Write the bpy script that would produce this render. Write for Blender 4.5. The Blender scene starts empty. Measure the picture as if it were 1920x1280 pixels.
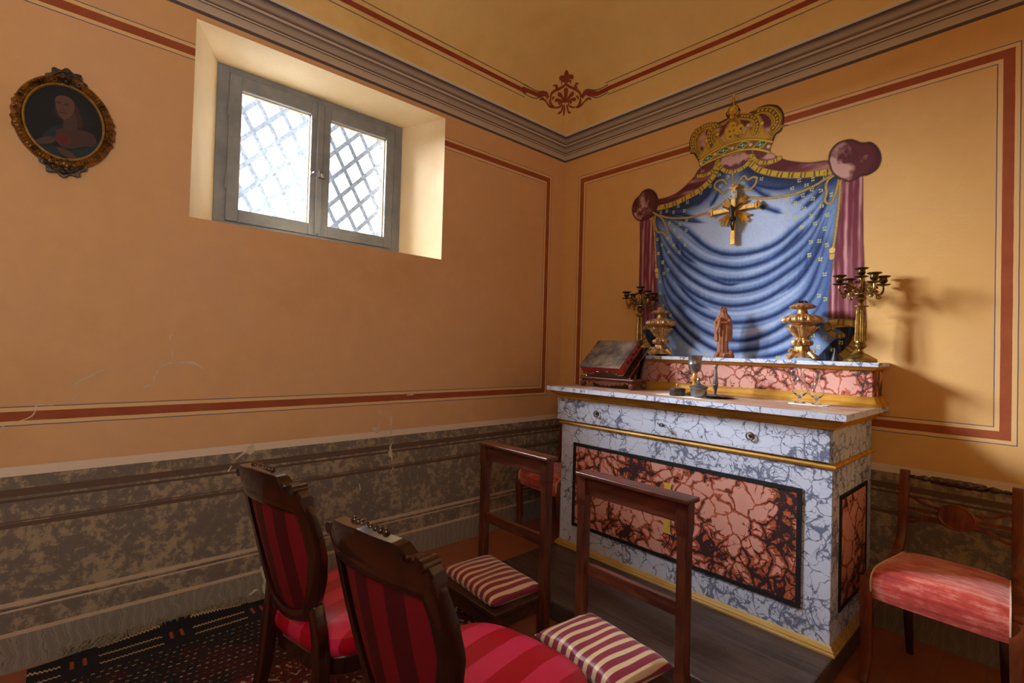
import bpy, bmesh, math, random, json
import numpy as np
from mathutils import Vector, Matrix
random.seed(7); NP = np.random.RandomState(11)
scene = bpy.context.scene
PI = math.pi

# ------------------------------------------------------------------ camera, sky, lights, exposure
cam_data = bpy.data.cameras.new('camera')
cam = bpy.data.objects.new('camera', cam_data)
scene.collection.objects.link(cam); scene.camera = cam
cam_data.sensor_width = 36.0; cam_data.sensor_fit = 'HORIZONTAL'
cam_data.lens = 931.96 / 1920 * 36.0
cam_data.clip_start = 0.02; cam_data.clip_end = 60
YAW, PITCH, ROLL = 0.83405, 0.01612, 0.0277
fw = Vector((-math.sin(YAW)*math.cos(PITCH), math.cos(YAW)*math.cos(PITCH), math.sin(PITCH)))
rt = Vector((math.cos(YAW), math.sin(YAW), 0)); up = rt.cross(fw)
r2 = rt*math.cos(ROLL) + up*math.sin(ROLL); u2 = -rt*math.sin(ROLL) + up*math.cos(ROLL)
cam.matrix_world = Matrix(((r2.x, u2.x, -fw.x, 2.8113), (r2.y, u2.y, -fw.y, -3.1009), (r2.z, u2.z, -fw.z, 1.35), (0, 0, 0, 1)))

W_ROOM, D_ROOM, Z_SPRING = 3.3, 4.6, 3.175
world = bpy.data.worlds.new('sky'); scene.world = world; world.use_nodes = True
bg = world.node_tree.nodes['Background']
bg.inputs['Color'].default_value = (0.80, 0.90, 1.0, 1); bg.inputs['Strength'].default_value = 2.8

def area(name, loc, rot, sx, sy, power, color, portal=False, spread=PI):
    d = bpy.data.lights.new(name, 'AREA'); d.shape = 'RECTANGLE'; d.size = sx; d.size_y = sy
    d.energy = power; d.color = color; d.spread = spread
    if portal: d.cycles.is_portal = True
    o = bpy.data.objects.new(name, d); scene.collection.objects.link(o)
    o.location = loc; o.rotation_euler = rot
    return o
# daylight entering by the window (left wall) and fill through a window added in the unseen opposite wall
wd = area('window_daylight', (-1.75, -3.02, 3.45), (0, 0, 0), 1.4, 1.6, 1600, (0.88, 0.94, 1.0))
wd.rotation_euler = (Vector((0.0, -1.90, 2.40)) - wd.location).to_track_quat('-Z', 'Y').to_euler()
area('window_portal', (-0.62, -1.93, 2.42), (0, -PI/2, 0), 1.0, 1.3, 1, (1, 1, 1), portal=True)
area('added_window_portal', (3.52, -3.80, 2.2), (0, PI/2, 0), 1.4, 1.2, 1, (1, 1, 1), portal=True)
area('added_window_fill', (3.62, -3.80, 2.3), (0, math.radians(84), 0), 1.3, 1.1, 20, (1.0, 0.95, 0.88))  # lamp outside the added window, fill for the left wall

scene.view_settings.view_transform = 'Standard'; scene.view_settings.look = 'None'
scene.view_settings.gamma = 1.0; scene.view_settings.use_curve_mapping = False
scene.view_settings.exposure = 0.5
scene.cycles.max_bounces = 10; scene.cycles.diffuse_bounces = 6
scene.cycles.transparent_max_bounces = 12

# ------------------------------------------------------------------ helpers: tags, objects, meshes
def s2l(c):
    c = c / 255.0
    return c / 12.92 if c <= 0.04045 else ((c + 0.055) / 1.055) ** 2.4
def RGB(r, g, b): return (s2l(r), s2l(g), s2l(b), 1.0)
def link(o):
    scene.collection.objects.link(o); return o
def tag(o, label=None, cat=None, group=None, kind=None):
    if label: o['label'] = label
    if cat: o['category'] = cat
    if group: o['group'] = group
    if kind: o['kind'] = kind
    return o
def thing(name, label, cat, loc=(0, 0, 0), rz=0.0, group=None, kind=None):
    o = link(bpy.data.objects.new(name, None)); o.location = loc; o.rotation_euler = (0, 0, rz)
    o.empty_display_size = 0.05
    return tag(o, label, cat, group, kind)
def copy_tree(o, parent=None):
    c = o.copy(); link(c); c.parent = parent
    for ch in [x for x in scene.collection.objects if x.parent == o]: copy_tree(ch, c)
    return c

class MB:
    """collects shapes into ONE mesh object"""
    def __init__(self): self.v = []; self.f = []; self.mi = []; self.m = 0; self.T = Matrix.Identity(4)
    def add(self, vs, fs):
        b = len(self.v); self.v += [tuple(self.T @ Vector(p)) for p in vs]
        for f in fs: self.f.append(tuple(b + i for i in f)); self.mi.append(self.m)
        return self
    def at(self, loc=(0, 0, 0), rot=(0, 0, 0), sc=(1, 1, 1)):
        e = Matrix.LocRotScale(Vector(loc), __import__('mathutils').Euler(rot), Vector(sc)); self.T = e; return self
    def box(self, x0, x1, y0, y1, z0, z1):
        vs = [(x, y, z) for z in (z0, z1) for y in (y0, y1) for x in (x0, x1)]
        return self.add(vs, [(0, 2, 3, 1), (4, 5, 7, 6), (0, 1, 5, 4), (2, 6, 7, 3), (0, 4, 6, 2), (1, 3, 7, 5)])
    def loft(self, rings, cap=True, closed=True):
        n = len(rings[0]); vs = [p for r in rings for p in r]; fs = []
        for i in range(len(rings) - 1):
            for j in range(n if closed else n - 1):
                a = i*n + j; b = i*n + (j + 1) % n
                fs.append((a, b, b + n, a + n))
        if cap: fs.append(tuple(range(n - 1, -1, -1))); fs.append(tuple((len(rings) - 1)*n + j for j in range(n)))
        return self.add(vs, fs)
    def lathe(self, prof, seg=32, cap=True, mod=None):
        rings = []
        for i, (r, z) in enumerate(prof):
            ring = []
            for j in range(seg):
                a = 2*PI*j/seg; k = r*(mod(a, z, i) if mod else 1.0)
                ring.append((k*math.cos(a), k*math.sin(a), z))
            rings.append(ring)
        return self.loft(rings, cap)
    def tube(self, pts, r, seg=10, cap=True, flat=1.0):
        pts = [Vector(p) for p in pts]; n = len(pts)
        rs = r if isinstance(r, (list, tuple)) else [r]*n
        rings = []; prev = None
        for i, p in enumerate(pts):
            t = (pts[min(i + 1, n - 1)] - pts[max(i - 1, 0)]).normalized()
            if prev is None:
                a = Vector((0, 0, 1)) if abs(t.z) < 0.9 else Vector((1, 0, 0))
                u = t.cross(a).normalized()
            else: u = (prev - t*prev.dot(t)).normalized()
            prev = u; w = t.cross(u)
            rings.append([tuple(p + u*rs[i]*math.cos(2*PI*j/seg) + w*rs[i]*flat*math.sin(2*PI*j/seg)) for j in range(seg)])
        return self.loft(rings, cap)
    def sweep(self, pts, sect, upv=(0, 0, 1), cap=True, scales=None):
        """rectangular/any section (list of (a,b)) swept along pts; a along side, b along up"""
        pts = [Vector(p) for p in pts]; n = len(pts); rings = []; U = Vector(upv)
        for i, p in enumerate(pts):
            t = (pts[min(i + 1, n - 1)] - pts[max(i - 1, 0)]).normalized()
            s = t.cross(U).normalized(); w = s.cross(t)
            k = scales[i] if scales else 1.0
            rings.append([tuple(p + s*a*k + w*b*k) for a, b in sect])
        return self.loft(rings, cap)
    def prism(self, poly, h0, h1, plane='xz'):
        """poly extruded between h0..h1 across its plane"""
        def P(a, b, h): return {'xz': (a, h, b), 'xy': (a, b, h), 'yz': (h, a, b)}[plane]
        n = len(poly); vs = [P(a, b, h0) for a, b in poly] + [P(a, b, h1) for a, b in poly]
        fs = [tuple(range(n - 1, -1, -1)), tuple(range(n, 2*n))] + [(j, (j + 1) % n, (j + 1) % n + n, j + n) for j in range(n)]
        return self.add(vs, fs)
    def sphere(self, c, r, seg=12, rings=8, sc=(1, 1, 1)):
        vs = [(c[0], c[1], c[2] - r*sc[2])]; fs = []
        for i in range(1, rings):
            t = -PI/2 + PI*i/rings
            for j in range(seg):
                a = 2*PI*j/seg; vs.append((c[0] + r*sc[0]*math.cos(t)*math.cos(a), c[1] + r*sc[1]*math.cos(t)*math.sin(a), c[2] + r*sc[2]*math.sin(t)))
        vs.append((c[0], c[1], c[2] + r*sc[2])); T = len(vs) - 1
        for j in range(seg): fs.append((0, 1 + (j + 1) % seg, 1 + j)); fs.append((T, T - seg + j, T - seg + (j + 1) % seg))
        for i in range(rings - 2):
            for j in range(seg):
                a = 1 + i*seg + j; b = 1 + i*seg + (j + 1) % seg; fs.append((a, b, b + seg, a + seg))
        return self.add(vs, fs)
    def build(self, name, mats, parent=None, smooth=True, bevel=0.0, bseg=2, sub=0, label=None, ang=0.6):
        me = bpy.data.meshes.new(name); me.from_pydata(self.v, [], self.f)
        for m in (mats if isinstance(mats, (list, tuple)) else [mats]): me.materials.append(m)
        me.polygons.foreach_set('material_index', self.mi)
        bm = bmesh.new(); bm.from_mesh(me); bmesh.ops.recalc_face_normals(bm, faces=bm.faces)
        if bevel:
            ed = [e for e in bm.edges if len(e.link_faces) == 2 and e.calc_face_angle(0) > 0.5]
            bmesh.ops.bevel(bm, geom=ed, offset=bevel, segments=bseg, affect='EDGES', profile=0.5, clamp_overlap=True)
        bm.to_mesh(me); bm.free()
        me.polygons.foreach_set('use_smooth', [smooth]*len(me.polygons))
        if smooth: me.set_sharp_from_angle(angle=ang)
        o = link(bpy.data.objects.new(name, me)); o.parent = parent
        if sub:
            s = o.modifiers.new('sub', 'SUBSURF'); s.levels = sub; s.render_levels = sub
        if label: o['label'] = label
        return o

def catmull(pts, k=6):
    P = [np.array(p, float) for p in pts]
    if len(P) < 3: return [tuple(p) for p in P]
    P = [2*P[0] - P[1]] + P + [2*P[-1] - P[-2]]; out = []
    for i in range(1, len(P) - 2):
        for j in range(k):
            t = j/k; a, b, c, d = P[i-1:i+3]
            out.append(tuple(0.5*((2*b) + (c - a)*t + (2*a - 5*b + 4*c - d)*t*t + (3*b - a - 3*c + d)*t**3)))
    out.append(tuple(P[-2])); return out

# ------------------------------------------------------------------ node material helper
class NT:
    def __init__(self, name):
        self.mat = bpy.data.materials.new(name); self.mat.use_nodes = True
        self.t = self.mat.node_tree; self.t.nodes.clear()
        self.out = self.t.nodes.new('ShaderNodeOutputMaterial'); self.bsdf = self.t.nodes.new('ShaderNodeBsdfPrincipled')
        self.t.links.new(self.bsdf.outputs[0], self.out.inputs[0]); self._co = None
    def n(self, ty, ins=None, **props):
        nd = self.t.nodes.new('ShaderNode' + ty)
        for k, v in props.items(): setattr(nd, k, v)
        for k, v in (ins or {}).items(): self.set(nd.inputs[k], v)
        return nd
    def set(self, sock, v):
        if hasattr(v, 'is_linked'): self.t.links.new(v, sock)
        else: sock.default_value = v
    @property
    def co(self):
        if self._co is None: self._co = self.n('TexCoord').outputs['Object']
        return self._co
    def xyz(self, v=None):
        s = self.n('SeparateXYZ', {0: v or self.co}); return s.outputs[0], s.outputs[1], s.outputs[2]
    def m(self, op, a, b=0.0, c=0.0, clamp=False):
        nd = self.n('Math', {0: a, 1: b, 2: c}, operation=op); nd.use_clamp = clamp; return nd.outputs[0]
    def mix(self, f, a, b, mode='MIX'):
        nd = self.n('Mix', data_type='RGBA', blend_type=mode); self.set(nd.inputs[0], f)
        self.set(nd.inputs[6], a); self.set(nd.inputs[7], b); return nd.outputs[2]
    def ramp(self, v, stops, interp='LINEAR'):
        nd = self.n('ValToRGB', {0: v}); r = nd.color_ramp; r.interpolation = interp
        while len(r.elements) < len(stops): r.elements.new(0.5)
        for e, (p, c) in zip(r.elements, stops): e.position = p; e.color = c if len(c) == 4 else (*c, 1)
        return nd.outputs[0]
    def lin(self, v, a, b, lo=0.0, hi=1.0):
        nd = self.n('MapRange', {0: v, 1: a, 2: b, 3: lo, 4: hi}); nd.clamp = True; return nd.outputs[0]
    def noise(self, scale, detail=4, rough=0.55, vec=None, dist=0.0, color=False):
        nd = self.n('TexNoise', {'Vector': vec or self.co, 'Scale': scale, 'Detail': detail, 'Roughness': rough, 'Distortion': dist})
        return nd.outputs['Color' if color else 'Fac']
    def vmap(self, sc=(1, 1, 1), loc=(0, 0, 0), rot=(0, 0, 0), vec=None):
        return self.n('Mapping', {'Vector': vec or self.co, 'Scale': sc, 'Location': loc, 'Rotation': rot}).outputs[0]
    def warp(self, scale, amt, vec=None):
        n = self.noise(scale, 3, color=True, vec=vec)
        c = self.n('VectorMath', {0: n, 1: (0.5, 0.5, 0.5)}, operation='SUBTRACT').outputs[0]
        s = self.n('VectorMath', {0: c}, operation='SCALE'); s.inputs['Scale'].default_value = amt
        return self.n('VectorMath', {0: vec or self.co, 1: s.outputs[0]}, operation='ADD').outputs[0]
    def band(self, v, lo, hi):
        return self.m('MULTIPLY', self.m('GREATER_THAN', v, lo), self.m('LESS_THAN', v, hi))
    def done(self, col, rough=0.6, metal=0.0, bump=None, bstr=0.3, bdist=0.002, **kw):
        b = self.bsdf; self.set(b.inputs['Base Color'], col); self.set(b.inputs['Roughness'], rough); self.set(b.inputs['Metallic'], metal)
        for k, v in kw.items(): self.set(b.inputs[k.replace('_', ' ')], v)
        if bump is not None:
            bn = self.n('Bump', {'Height': bump, 'Strength': bstr, 'Distance': bdist}); self.t.links.new(bn.outputs[0], b.inputs['Normal'])
        return self.mat

# ------------------------------------------------------------------ materials
def plaster_wall(name, axis, lo, hi, zl=1.027, zh=2.739, rects=True, base=((218, 170, 100), (228, 182, 112), (224, 180, 120))):
    t = NT(name); x, y, z = t.xyz(); h = x if axis == 'x' else y
    n1 = t.noise(1.3, 5, 0.6); n2 = t.noise(9, 4, 0.6); n3 = t.noise(60, 2, 0.5)
    col = t.ramp(n1, [(0.3, RGB(*base[0])), (0.5, RGB(*base[1])), (0.7, RGB(*base[2]))])
    col = t.mix(t.lin(n2, 0.45, 0.75, 0, 0.22), col, RGB(243, 198, 132))
    if rects:
        dh = t.m('SUBTRACT', t.m('ABSOLUTE', t.m('SUBTRACT', h, (lo + hi)/2)), (hi - lo)/2)
        dz = t.m('SUBTRACT', t.m('ABSOLUTE', t.m('SUBTRACT', z, (zl + zh)/2)), (zh - zl)/2)
        d = t.m('MAXIMUM', dh, dz); d = t.m('ADD', d, t.m('MULTIPLY', t.m('SUBTRACT', n2, 0.5), 0.003))
        ad = t.m('ABSOLUTE', d)
        col = t.mix(t.band(ad, -1, 0.038), col, RGB(234, 194, 134))
        red = t.mix(t.lin(n2, 0.3, 0.7), RGB(152, 74, 38), RGB(168, 88, 50))
        col = t.mix(t.band(ad, -1, 0.019), col, red)
        col = t.mix(t.band(ad, 0.0355, 0.0392), col, RGB(88, 92, 122))
    # painted cornice above 2.934
    g = lambda v: (v - 2.93)/0.25
    def G(k, w=0): return RGB(186*k + w, 172*k, 160*k)
    st = [(g(2.934), RGB(97, 88, 93)), (g(2.951), RGB(97, 88, 93)), (g(2.953), RGB(207, 195, 172)), (g(2.992), RGB(196, 184, 166)),
          (g(2.994), RGB(105, 93, 91)), (g(2.999), RGB(105, 93, 91)), (g(3.0), RGB(220, 210, 190)), (g(3.006), RGB(220, 210, 190)), (g(3.007), RGB(92, 79, 78)), (g(3.013), RGB(109, 97, 95)),
          (g(3.02), RGB(188, 175, 160)), (g(3.045), RGB(177, 166, 153)), (g(3.062), RGB(124, 112, 113)), (g(3.066), RGB(90, 75, 76)), (g(3.070), RGB(215, 204, 185)), (g(3.082), RGB(207, 195, 177)),
          (g(3.084), RGB(77, 66, 70)), (g(3.09), RGB(124, 112, 113)), (g(3.108), RGB(188, 175, 160)), (g(3.125), RGB(167, 156, 147)), (g(3.14), RGB(109, 99, 104)), (g(3.152), RGB(73, 64, 70)),
          (g(3.156), RGB(226, 221, 207)), (1.0, RGB(234, 230, 215))]
    zz = t.m('ADD', z, t.m('MULTIPLY', t.m('SUBTRACT', n1, 0.5), 0.003))
    # ramps hold few stops each: split in two
    zn = t.m('DIVIDE', t.m('SUBTRACT', zz, 2.93), 0.25)
    c1 = t.ramp(zn, st[:13]); c2 = t.ramp(zn, st[12:])
    cor = t.mix(t.m('GREATER_THAN', zn, st[12][0]), c1, c2)
    cor = t.mix(0.25, cor, t.mix(n2, RGB(90, 80, 90), RGB(200, 190, 180)), 'OVERLAY')
    col = t.mix(t.m('GREATER_THAN', zz, 2.934), col, cor)
    # painted dado below 0.82
    nb = t.noise(24, 6, 0.72); nc = t.noise(5, 3, 0.6)
    dm = t.m('ADD', t.m('MULTIPLY', nb, 0.75), t.m('MULTIPLY', nc, 0.35))
    mar = t.ramp(dm, [(0.50, RGB(118, 106, 94)), (0.555, RGB(128, 114, 98)), (0.59, RGB(160, 142, 112)), (0.66, RGB(170, 150, 120))])
    wv = t.n('TexWave', {'Vector': t.warp(3.0, 0.12), 'Scale': 8.0, 'Distortion': 7.0, 'Detail': 3.0, 'Detail Scale': 1.2}, wave_type='BANDS', bands_direction='X' if axis == 'x' else 'Y').outputs['Fac']
    sk = t.ramp(wv, [(0.2, RGB(136, 124, 108)), (0.5, RGB(158, 146, 128)), (0.62, RGB(108, 98, 86)), (0.8, RGB(150, 138, 122))])
    dc = t.mix(t.m('LESS_THAN', zz, 0.146), mar, sk)
    lt = RGB(204, 180, 150); dk = RGB(104, 82, 64)
    for a, b, c in ((0.146, 0.163, lt), (0.244, 0.253, lt), (0.265, 0.284, lt), (0.254, 0.257, RGB(70, 60, 52)), (0.580, 0.598, dk), (0.602, 0.607, dk),
                    (0.683, 0.694, RGB(100, 78, 60)), (0.705, 0.735, dk), (0.787, 0.825, RGB(232, 214, 190)), (-0.01, 0.008, RGB(150, 130, 104))):
        dc = t.mix(t.band(zz, a, b), dc, t.mix(0.25, c, t.mix(nb, (0.05, 0.04, 0.03, 1), (0.8, 0.7, 0.6, 1)), 'OVERLAY'))
    col = t.mix(t.m('LESS_THAN', zz, 0.825), col, dc)
    return t.done(col, 0.85, bump=t.m('ADD', n3, t.m('MULTIPLY', n2, 2.0)), bstr=0.25, bdist=0.003)

def mottled(name, c1, c2, scale=8, rough=0.6, metal=0.0, bstr=0.2, bscale=60, bdist=0.002, stretch=(1, 1, 1), **kw):
    t = NT(name); v = t.vmap(stretch)
    f = t.noise(scale, 5, 0.6, vec=v)
    return t.done(t.ramp(f, [(0.35, RGB(*c1)), (0.65, RGB(*c2))]), rough, metal, bump=t.noise(bscale, 3, vec=v), bstr=bstr, bdist=bdist, **kw)

def wood(name, c1, c2, axis='z', rough=0.35, scale=14, **kw):
    t = NT(name); st = {'x': (0.12, 1, 1), 'y': (1, 0.12, 1), 'z': (1, 1, 0.12)}[axis]
    v = t.vmap(st, vec=t.warp(2.0, 0.08)); f = t.noise(scale*2.2, 6, 0.65, vec=v); g = t.noise(3.0, 2)
    col = t.mix(t.lin(g, 0.35, 0.7, 0, 0.5), t.ramp(f, [(0.35, RGB(*c1)), (0.6, RGB(*c2))]), RGB(*[int(q*0.7) for q in c1]))
    return t.done(col, rough, bump=f, bstr=0.12, bdist=0.001, **kw)

def marble(name, base, vein, scale=9.0, thick=0.07, strong=0.9, core=None, stretch=(1, 1, 1)):
    """painted marble: warped cell edges as veins, their width and number varying over the surface"""
    t = NT(name); v = t.vmap(stretch); v1 = t.warp(4.0, 0.12, v); v1 = t.warp(14.0, 0.065, v1); v1 = t.warp(50.0, 0.012, v1)
    def edge(sc, vec): return t.n('TexVoronoi', {'Vector': vec, 'Scale': sc, 'Randomness': 1.0}, feature='DISTANCE_TO_EDGE').outputs['Distance']
    e1 = edge(scale, v1); e2 = edge(scale*2.1, v1); e3 = edge(scale*4.2, t.warp(30.0, 0.02, v))
    th = t.lin(t.noise(scale*0.36, 4, 0.62, vec=v), 0.34, 0.64, 0.0, 1.0); tl = t.noise(scale*1.3, 3, 0.6, vec=v)
    tw = t.m('MULTIPLY', t.m('POWER', th, 1.8), t.lin(tl, 0.3, 0.7, 0.3, 1.3))
    w1 = t.m('ADD', t.m('MULTIPLY', tw, thick*1.3), thick*0.13)
    w2 = t.m('ADD', t.m('MULTIPLY', t.lin(tw, 0.15, 0.9), thick*1.4), 0.0004); w3 = t.m('ADD', t.m('MULTIPLY', t.lin(tw, 0.4, 1.0), thick*1.1), 0.0004)
    k = 0.0
    for e, w in ((e1, w1), (e2, w2), (e3, w3)):
        q = t.m('SUBTRACT', 1.0, t.m('DIVIDE', e, w), clamp=True); k = q if k == 0.0 else t.m('MAXIMUM', k, q)
    bc = t.mix(t.noise(scale*0.8, 4, vec=v), RGB(*base[0]), RGB(*base[1]))
    if core is None:
        col = t.mix(t.m('MULTIPLY', t.lin(k, 0.02, 0.7), strong), bc, RGB(*vein))
    else:
        col = t.mix(t.lin(k, 0.02, 0.10), bc, t.mix(t.noise(30, 2), RGB(*vein), RGB(vein[0] + 22, vein[1] + 22, vein[2] + 18))); col = t.mix(t.m('MULTIPLY', t.lin(k, 0.62, 0.74), t.lin(th, 0.15, 0.4)), col, RGB(*core))
    return t.done(col, 0.55, bump=t.noise(90, 3, vec=v), bstr=0.25, bdist=0.001)

def attr_paint(name, rough=0.8, alpha=True, bump=True):
    t = NT(name); a = t.n('Attribute', attribute_name='Col')
    if alpha: t.set(t.bsdf.inputs['Alpha'], a.outputs['Alpha'])
    return t.done(a.outputs['Color'], rough, bump=t.noise(70, 3), bstr=0.2, bdist=0.002)

mat = {}
mat['wall_left'] = plaster_wall('painted plaster left', 'y', -9.0, -0.197, base=((214, 166, 110), (222, 174, 122), (220, 174, 130)))  # pinker base than the front wall: window glare put into the colour
mat['wall_front'] = plaster_wall('painted plaster front', 'x', 0.192, 2.652)
mat['wall_other'] = plaster_wall('painted plaster plain', 'x', 0, 1, rects=False)
mat['reveal'] = mottled('pale plaster reveal', (238, 214, 172), (246, 226, 190), 2.5, 0.85, bstr=0.3, bdist=0.003)
mat['bare'] = mottled('bare plaster patch', (205, 185, 155), (222, 206, 180), 30, 0.9)
t = NT('vault plaster'); n1 = t.noise(1.6, 5, 0.6); n2 = t.noise(7, 4, 0.6)
mat['vault'] = t.done(t.mix(t.lin(n2, 0.4, 0.75, 0, 0.3), t.ramp(n1, [(0.3, RGB(232, 192, 112)), (0.5, RGB(244, 210, 136)), (0.7, RGB(238, 205, 134))]), RGB(250, 224, 160)), 0.85, bump=n2, bstr=0.2, bdist=0.006)
mat['red_paint'] = mottled('red ochre paint', (150, 62, 38), (166, 76, 48), 12, 0.85)
mat['blue_line'] = mottled('slate line paint', (88, 88, 104), (104, 102, 112), 12, 0.85)
mat['marble'] = marble('painted blue white marble', ((200, 210, 234), (214, 222, 240)), (72, 82, 118), 12.5, 0.09, 0.85)
mat['pinkmarble'] = marble('painted pink marble', ((212, 144, 128), (226, 172, 158)), (174, 82, 48), 8.5, 0.19, 1.0, core=(58, 34, 36))
mat['gradinemarble'] = marble('painted pink marble of the shelf front', ((210, 148, 136), (222, 172, 162)), (176, 86, 58), 11.5, 0.24, 1.0, core=(60, 40, 46))
mat['crossgilt'] = mottled('yellow cross paint', (196, 158, 60), (216, 182, 92), 30, 0.5)
mat['gilt'] = mottled('yellow ochre gilding', (178, 124, 30), (218, 168, 60), 16, 0.5, 0.15, stretch=(0.3, 1, 1))
mat['giltpale'] = mottled('worn pale gilding', (190, 150, 74), (214, 180, 112), 30, 0.5, 0.25, stretch=(0.15, 1, 1))
mat['gold'] = mottled('old gold leaf', (206, 152, 64), (244, 204, 116), 40, 0.34, 0.5, bstr=0.35, bscale=90)
mat['goldworn'] = mottled('worn gold leaf', (130, 84, 40), (228, 184, 124), 30, 0.40, 0.5, bstr=0.6, bscale=70, bdist=0.004)
mat['brass'] = mottled('aged brass', (104, 80, 36), (176, 142, 74), 30, 0.30, 0.85)
mat['darkbrass'] = mottled('tarnished brass', (66, 52, 32), (112, 90, 52), 30, 0.38, 0.85)
mat['bronze'] = mottled('dark bronze', (44, 36, 32), (70, 58, 48), 60, 0.4, 0.6)
mat['pewter'] = mottled('pewter', (116, 114, 116), (158, 154, 154), 26, 0.32, 0.85)
mat['darktin'] = mottled('dark tin', (66, 60, 58), (96, 88, 84), 40, 0.4, 0.8)
mat['black'] = mottled('black paint', (22, 22, 28), (36, 36, 44), 20, 0.5)
mat['terracotta'] = mottled('terracotta', (148, 92, 62), (178, 118, 82), 30, 0.8, bstr=0.5, bscale=50)
mat['iron'] = mottled('dark iron', (30, 27, 26), (50, 45, 42), 40, 0.5, 0.6)
mat['mahog'] = wood('dark mahogany', (26, 10, 8), (58, 23, 15), 'z', 0.22, Coat_Weight=0.9, Coat_Roughness=0.10)
mat['walnut'] = wood('reddish walnut', (66, 29, 19), (118, 60, 38), 'z', 0.36)
mat['walnutx'] = wood('reddish walnut along', (68, 32, 22), (120, 62, 42), 'x', 0.32)
mat['darkwood'] = wood('dark bench wood', (50, 30, 22), (86, 54, 38), 'x', 0.42)
mat['regency'] = wood('chestnut chair wood', (88, 40, 22), (142, 72, 38), 'z', 0.34)
mat['standwood'] = wood('red brown stand wood', (92, 42, 30), (132, 70, 52), 'x', 0.45)
mat['window_paint'] = mottled('grey window paint', (120, 123, 130), (138, 140, 144), 9, 0.55)
mat['putty'] = mottled('window putty', (196, 164, 110), (214, 188, 140), 14, 0.7)
t = NT('lattice steel'); mat['lattice'] = t.done(t.ramp(t.noise(60, 3), [(0.35, RGB(98, 104, 114)), (0.7, RGB(134, 142, 154))]), 0.6, 0.1)
t = NT('platform boards'); x, y, z = t.xyz()
f = t.noise(26, 6, 0.7, vec=t.vmap((0.12, 1, 1))); sp = t.noise(120, 3, 0.7)
c = t.ramp(f, [(0.3, RGB(48, 39, 36)), (0.6, RGB(86, 72, 66))]); c = t.mix(t.lin(sp, 0.66, 0.72, 0, 0.8), c, RGB(160, 146, 132))
gap = t.m('LESS_THAN', t.m('FRACT', t.m('DIVIDE', t.m('ADD', y, 0.04), 0.272)), 0.014)
c = t.mix(gap, c, RGB(14, 11, 10)); mat['platform'] = t.done(c, 0.42, bump=f, bstr=0.35, bdist=0.002)
t = NT('table top boards'); f = t.noise(16, 5, 0.6, vec=t.vmap((0.15, 1, 1))); g = t.noise(5, 4, 0.6)
c = t.mix(t.lin(g, 0.5, 0.62), t.ramp(f, [(0.3, RGB(160, 122, 98)), (0.65, RGB(196, 158, 132))]), RGB(206, 192, 178)); mat['tableboards'] = t.done(c, 0.5)
t = NT('terracotta tiles'); b = t.n('TexBrick', {'Vector': t.vmap((1, 1, 1), rot=(0, 0, PI/2)), 'Color1': RGB(170, 100, 66), 'Color2': RGB(150, 86, 56), 'Mortar': RGB(112, 82, 62), 'Scale': 1.0, 'Mortar Size': 0.0025, 'Brick Width': 0.29, 'Row Height': 0.145, 'Mortar Smooth': 0.1})
c = t.mix(0.5, b.outputs['Color'], t.mix(t.noise(14, 5, 0.65), RGB(126, 66, 44), RGB(182, 112, 78)))
mat['floor'] = t.done(c, 0.42, bump=b.outputs['Fac'], bstr=-0.3, bdist=0.002)
def stripes(name, axis, period, c1, c2, frac=0.5, rough=0.45, shift=0.0, soft=0.02, sheen=0.3, cloth=900, third=None):
    t = NT(name); x, y, z = t.xyz(t.warp(6, 0.006)); h = {'x': x, 'y': y, 'z': z}[axis]
    f = t.m('FRACT', t.m('DIVIDE', t.m('ADD', h, shift + 10*period), period))
    k = t.m('MULTIPLY', t.lin(f, 0.0, soft), t.lin(f, frac, frac + soft, 1, 0))
    col = t.mix(k, RGB(*c1), RGB(*c2))
    if third: col = t.mix(t.band(f, third[0], third[1]), col, RGB(*third[2]))
    return t.done(col, rough, bump=t.noise(300, 2), bstr=0.15, bdist=0.001, Sheen_Weight=sheen)
mat['kcushion'] = stripes('crimson cream stripe satin', 'x', 0.0455, (142, 30, 58), (232, 202, 160), 0.42, 0.42)
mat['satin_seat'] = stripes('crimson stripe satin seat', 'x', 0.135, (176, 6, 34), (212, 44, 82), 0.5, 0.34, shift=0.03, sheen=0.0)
mat['satin_back_shaded'] = stripes('crimson stripe satin shaded back', 'x', 0.105, (78, 2, 18), (124, 8, 26), 0.5, 0.6, shift=0.02, sheen=0.0)  # seat satin in darker reds; shade of the chair backs put into colour
t = NT('worn red velvet'); f = t.noise(40, 6, 0.7, vec=t.vmap((0.14, 1.3, 1.3))); g = t.noise(7, 4, 0.65)
c = t.ramp(t.m('ADD', t.m('MULTIPLY', f, 0.5), t.m('MULTIPLY', g, 0.55)), [(0.40, RGB(158, 34, 36)), (0.52, RGB(206, 72, 58)), (0.62, RGB(230, 142, 132)), (0.7, RGB(236, 176, 166))])
mat['velvet'] = t.done(c, 0.7, bump=f, bstr=0.3, bdist=0.001, Sheen_Weight=0.4)
mat['braid'] = mottled('cream braid', (222, 196, 176), (236, 214, 198), 200, 0.8)
mat['leather'] = mottled('worn brown leather', (58, 46, 40), (136, 114, 88), 9, 0.7, bstr=0.5, bscale=60, bdist=0.003)
mat['rededge'] = mottled('red page edges', (168, 44, 32), (186, 64, 46), 60, 0.6)
mat['cloth'] = mottled('white linen', (236, 232, 228), (248, 244, 240), 60, 0.9)
t = NT('clear glass'); mat['glass'] = t.done((1, 1, 1, 1), 0.02, IOR=1.45, Transmission_Weight=1.0)
t = NT('window glass')
tr = t.n('BsdfTransparent'); gl = t.n('BsdfGlossy', {'Roughness': 0.05}); fr = t.n('Fresnel', {'IOR': 1.45}); mx = t.n('MixShader')
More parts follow.
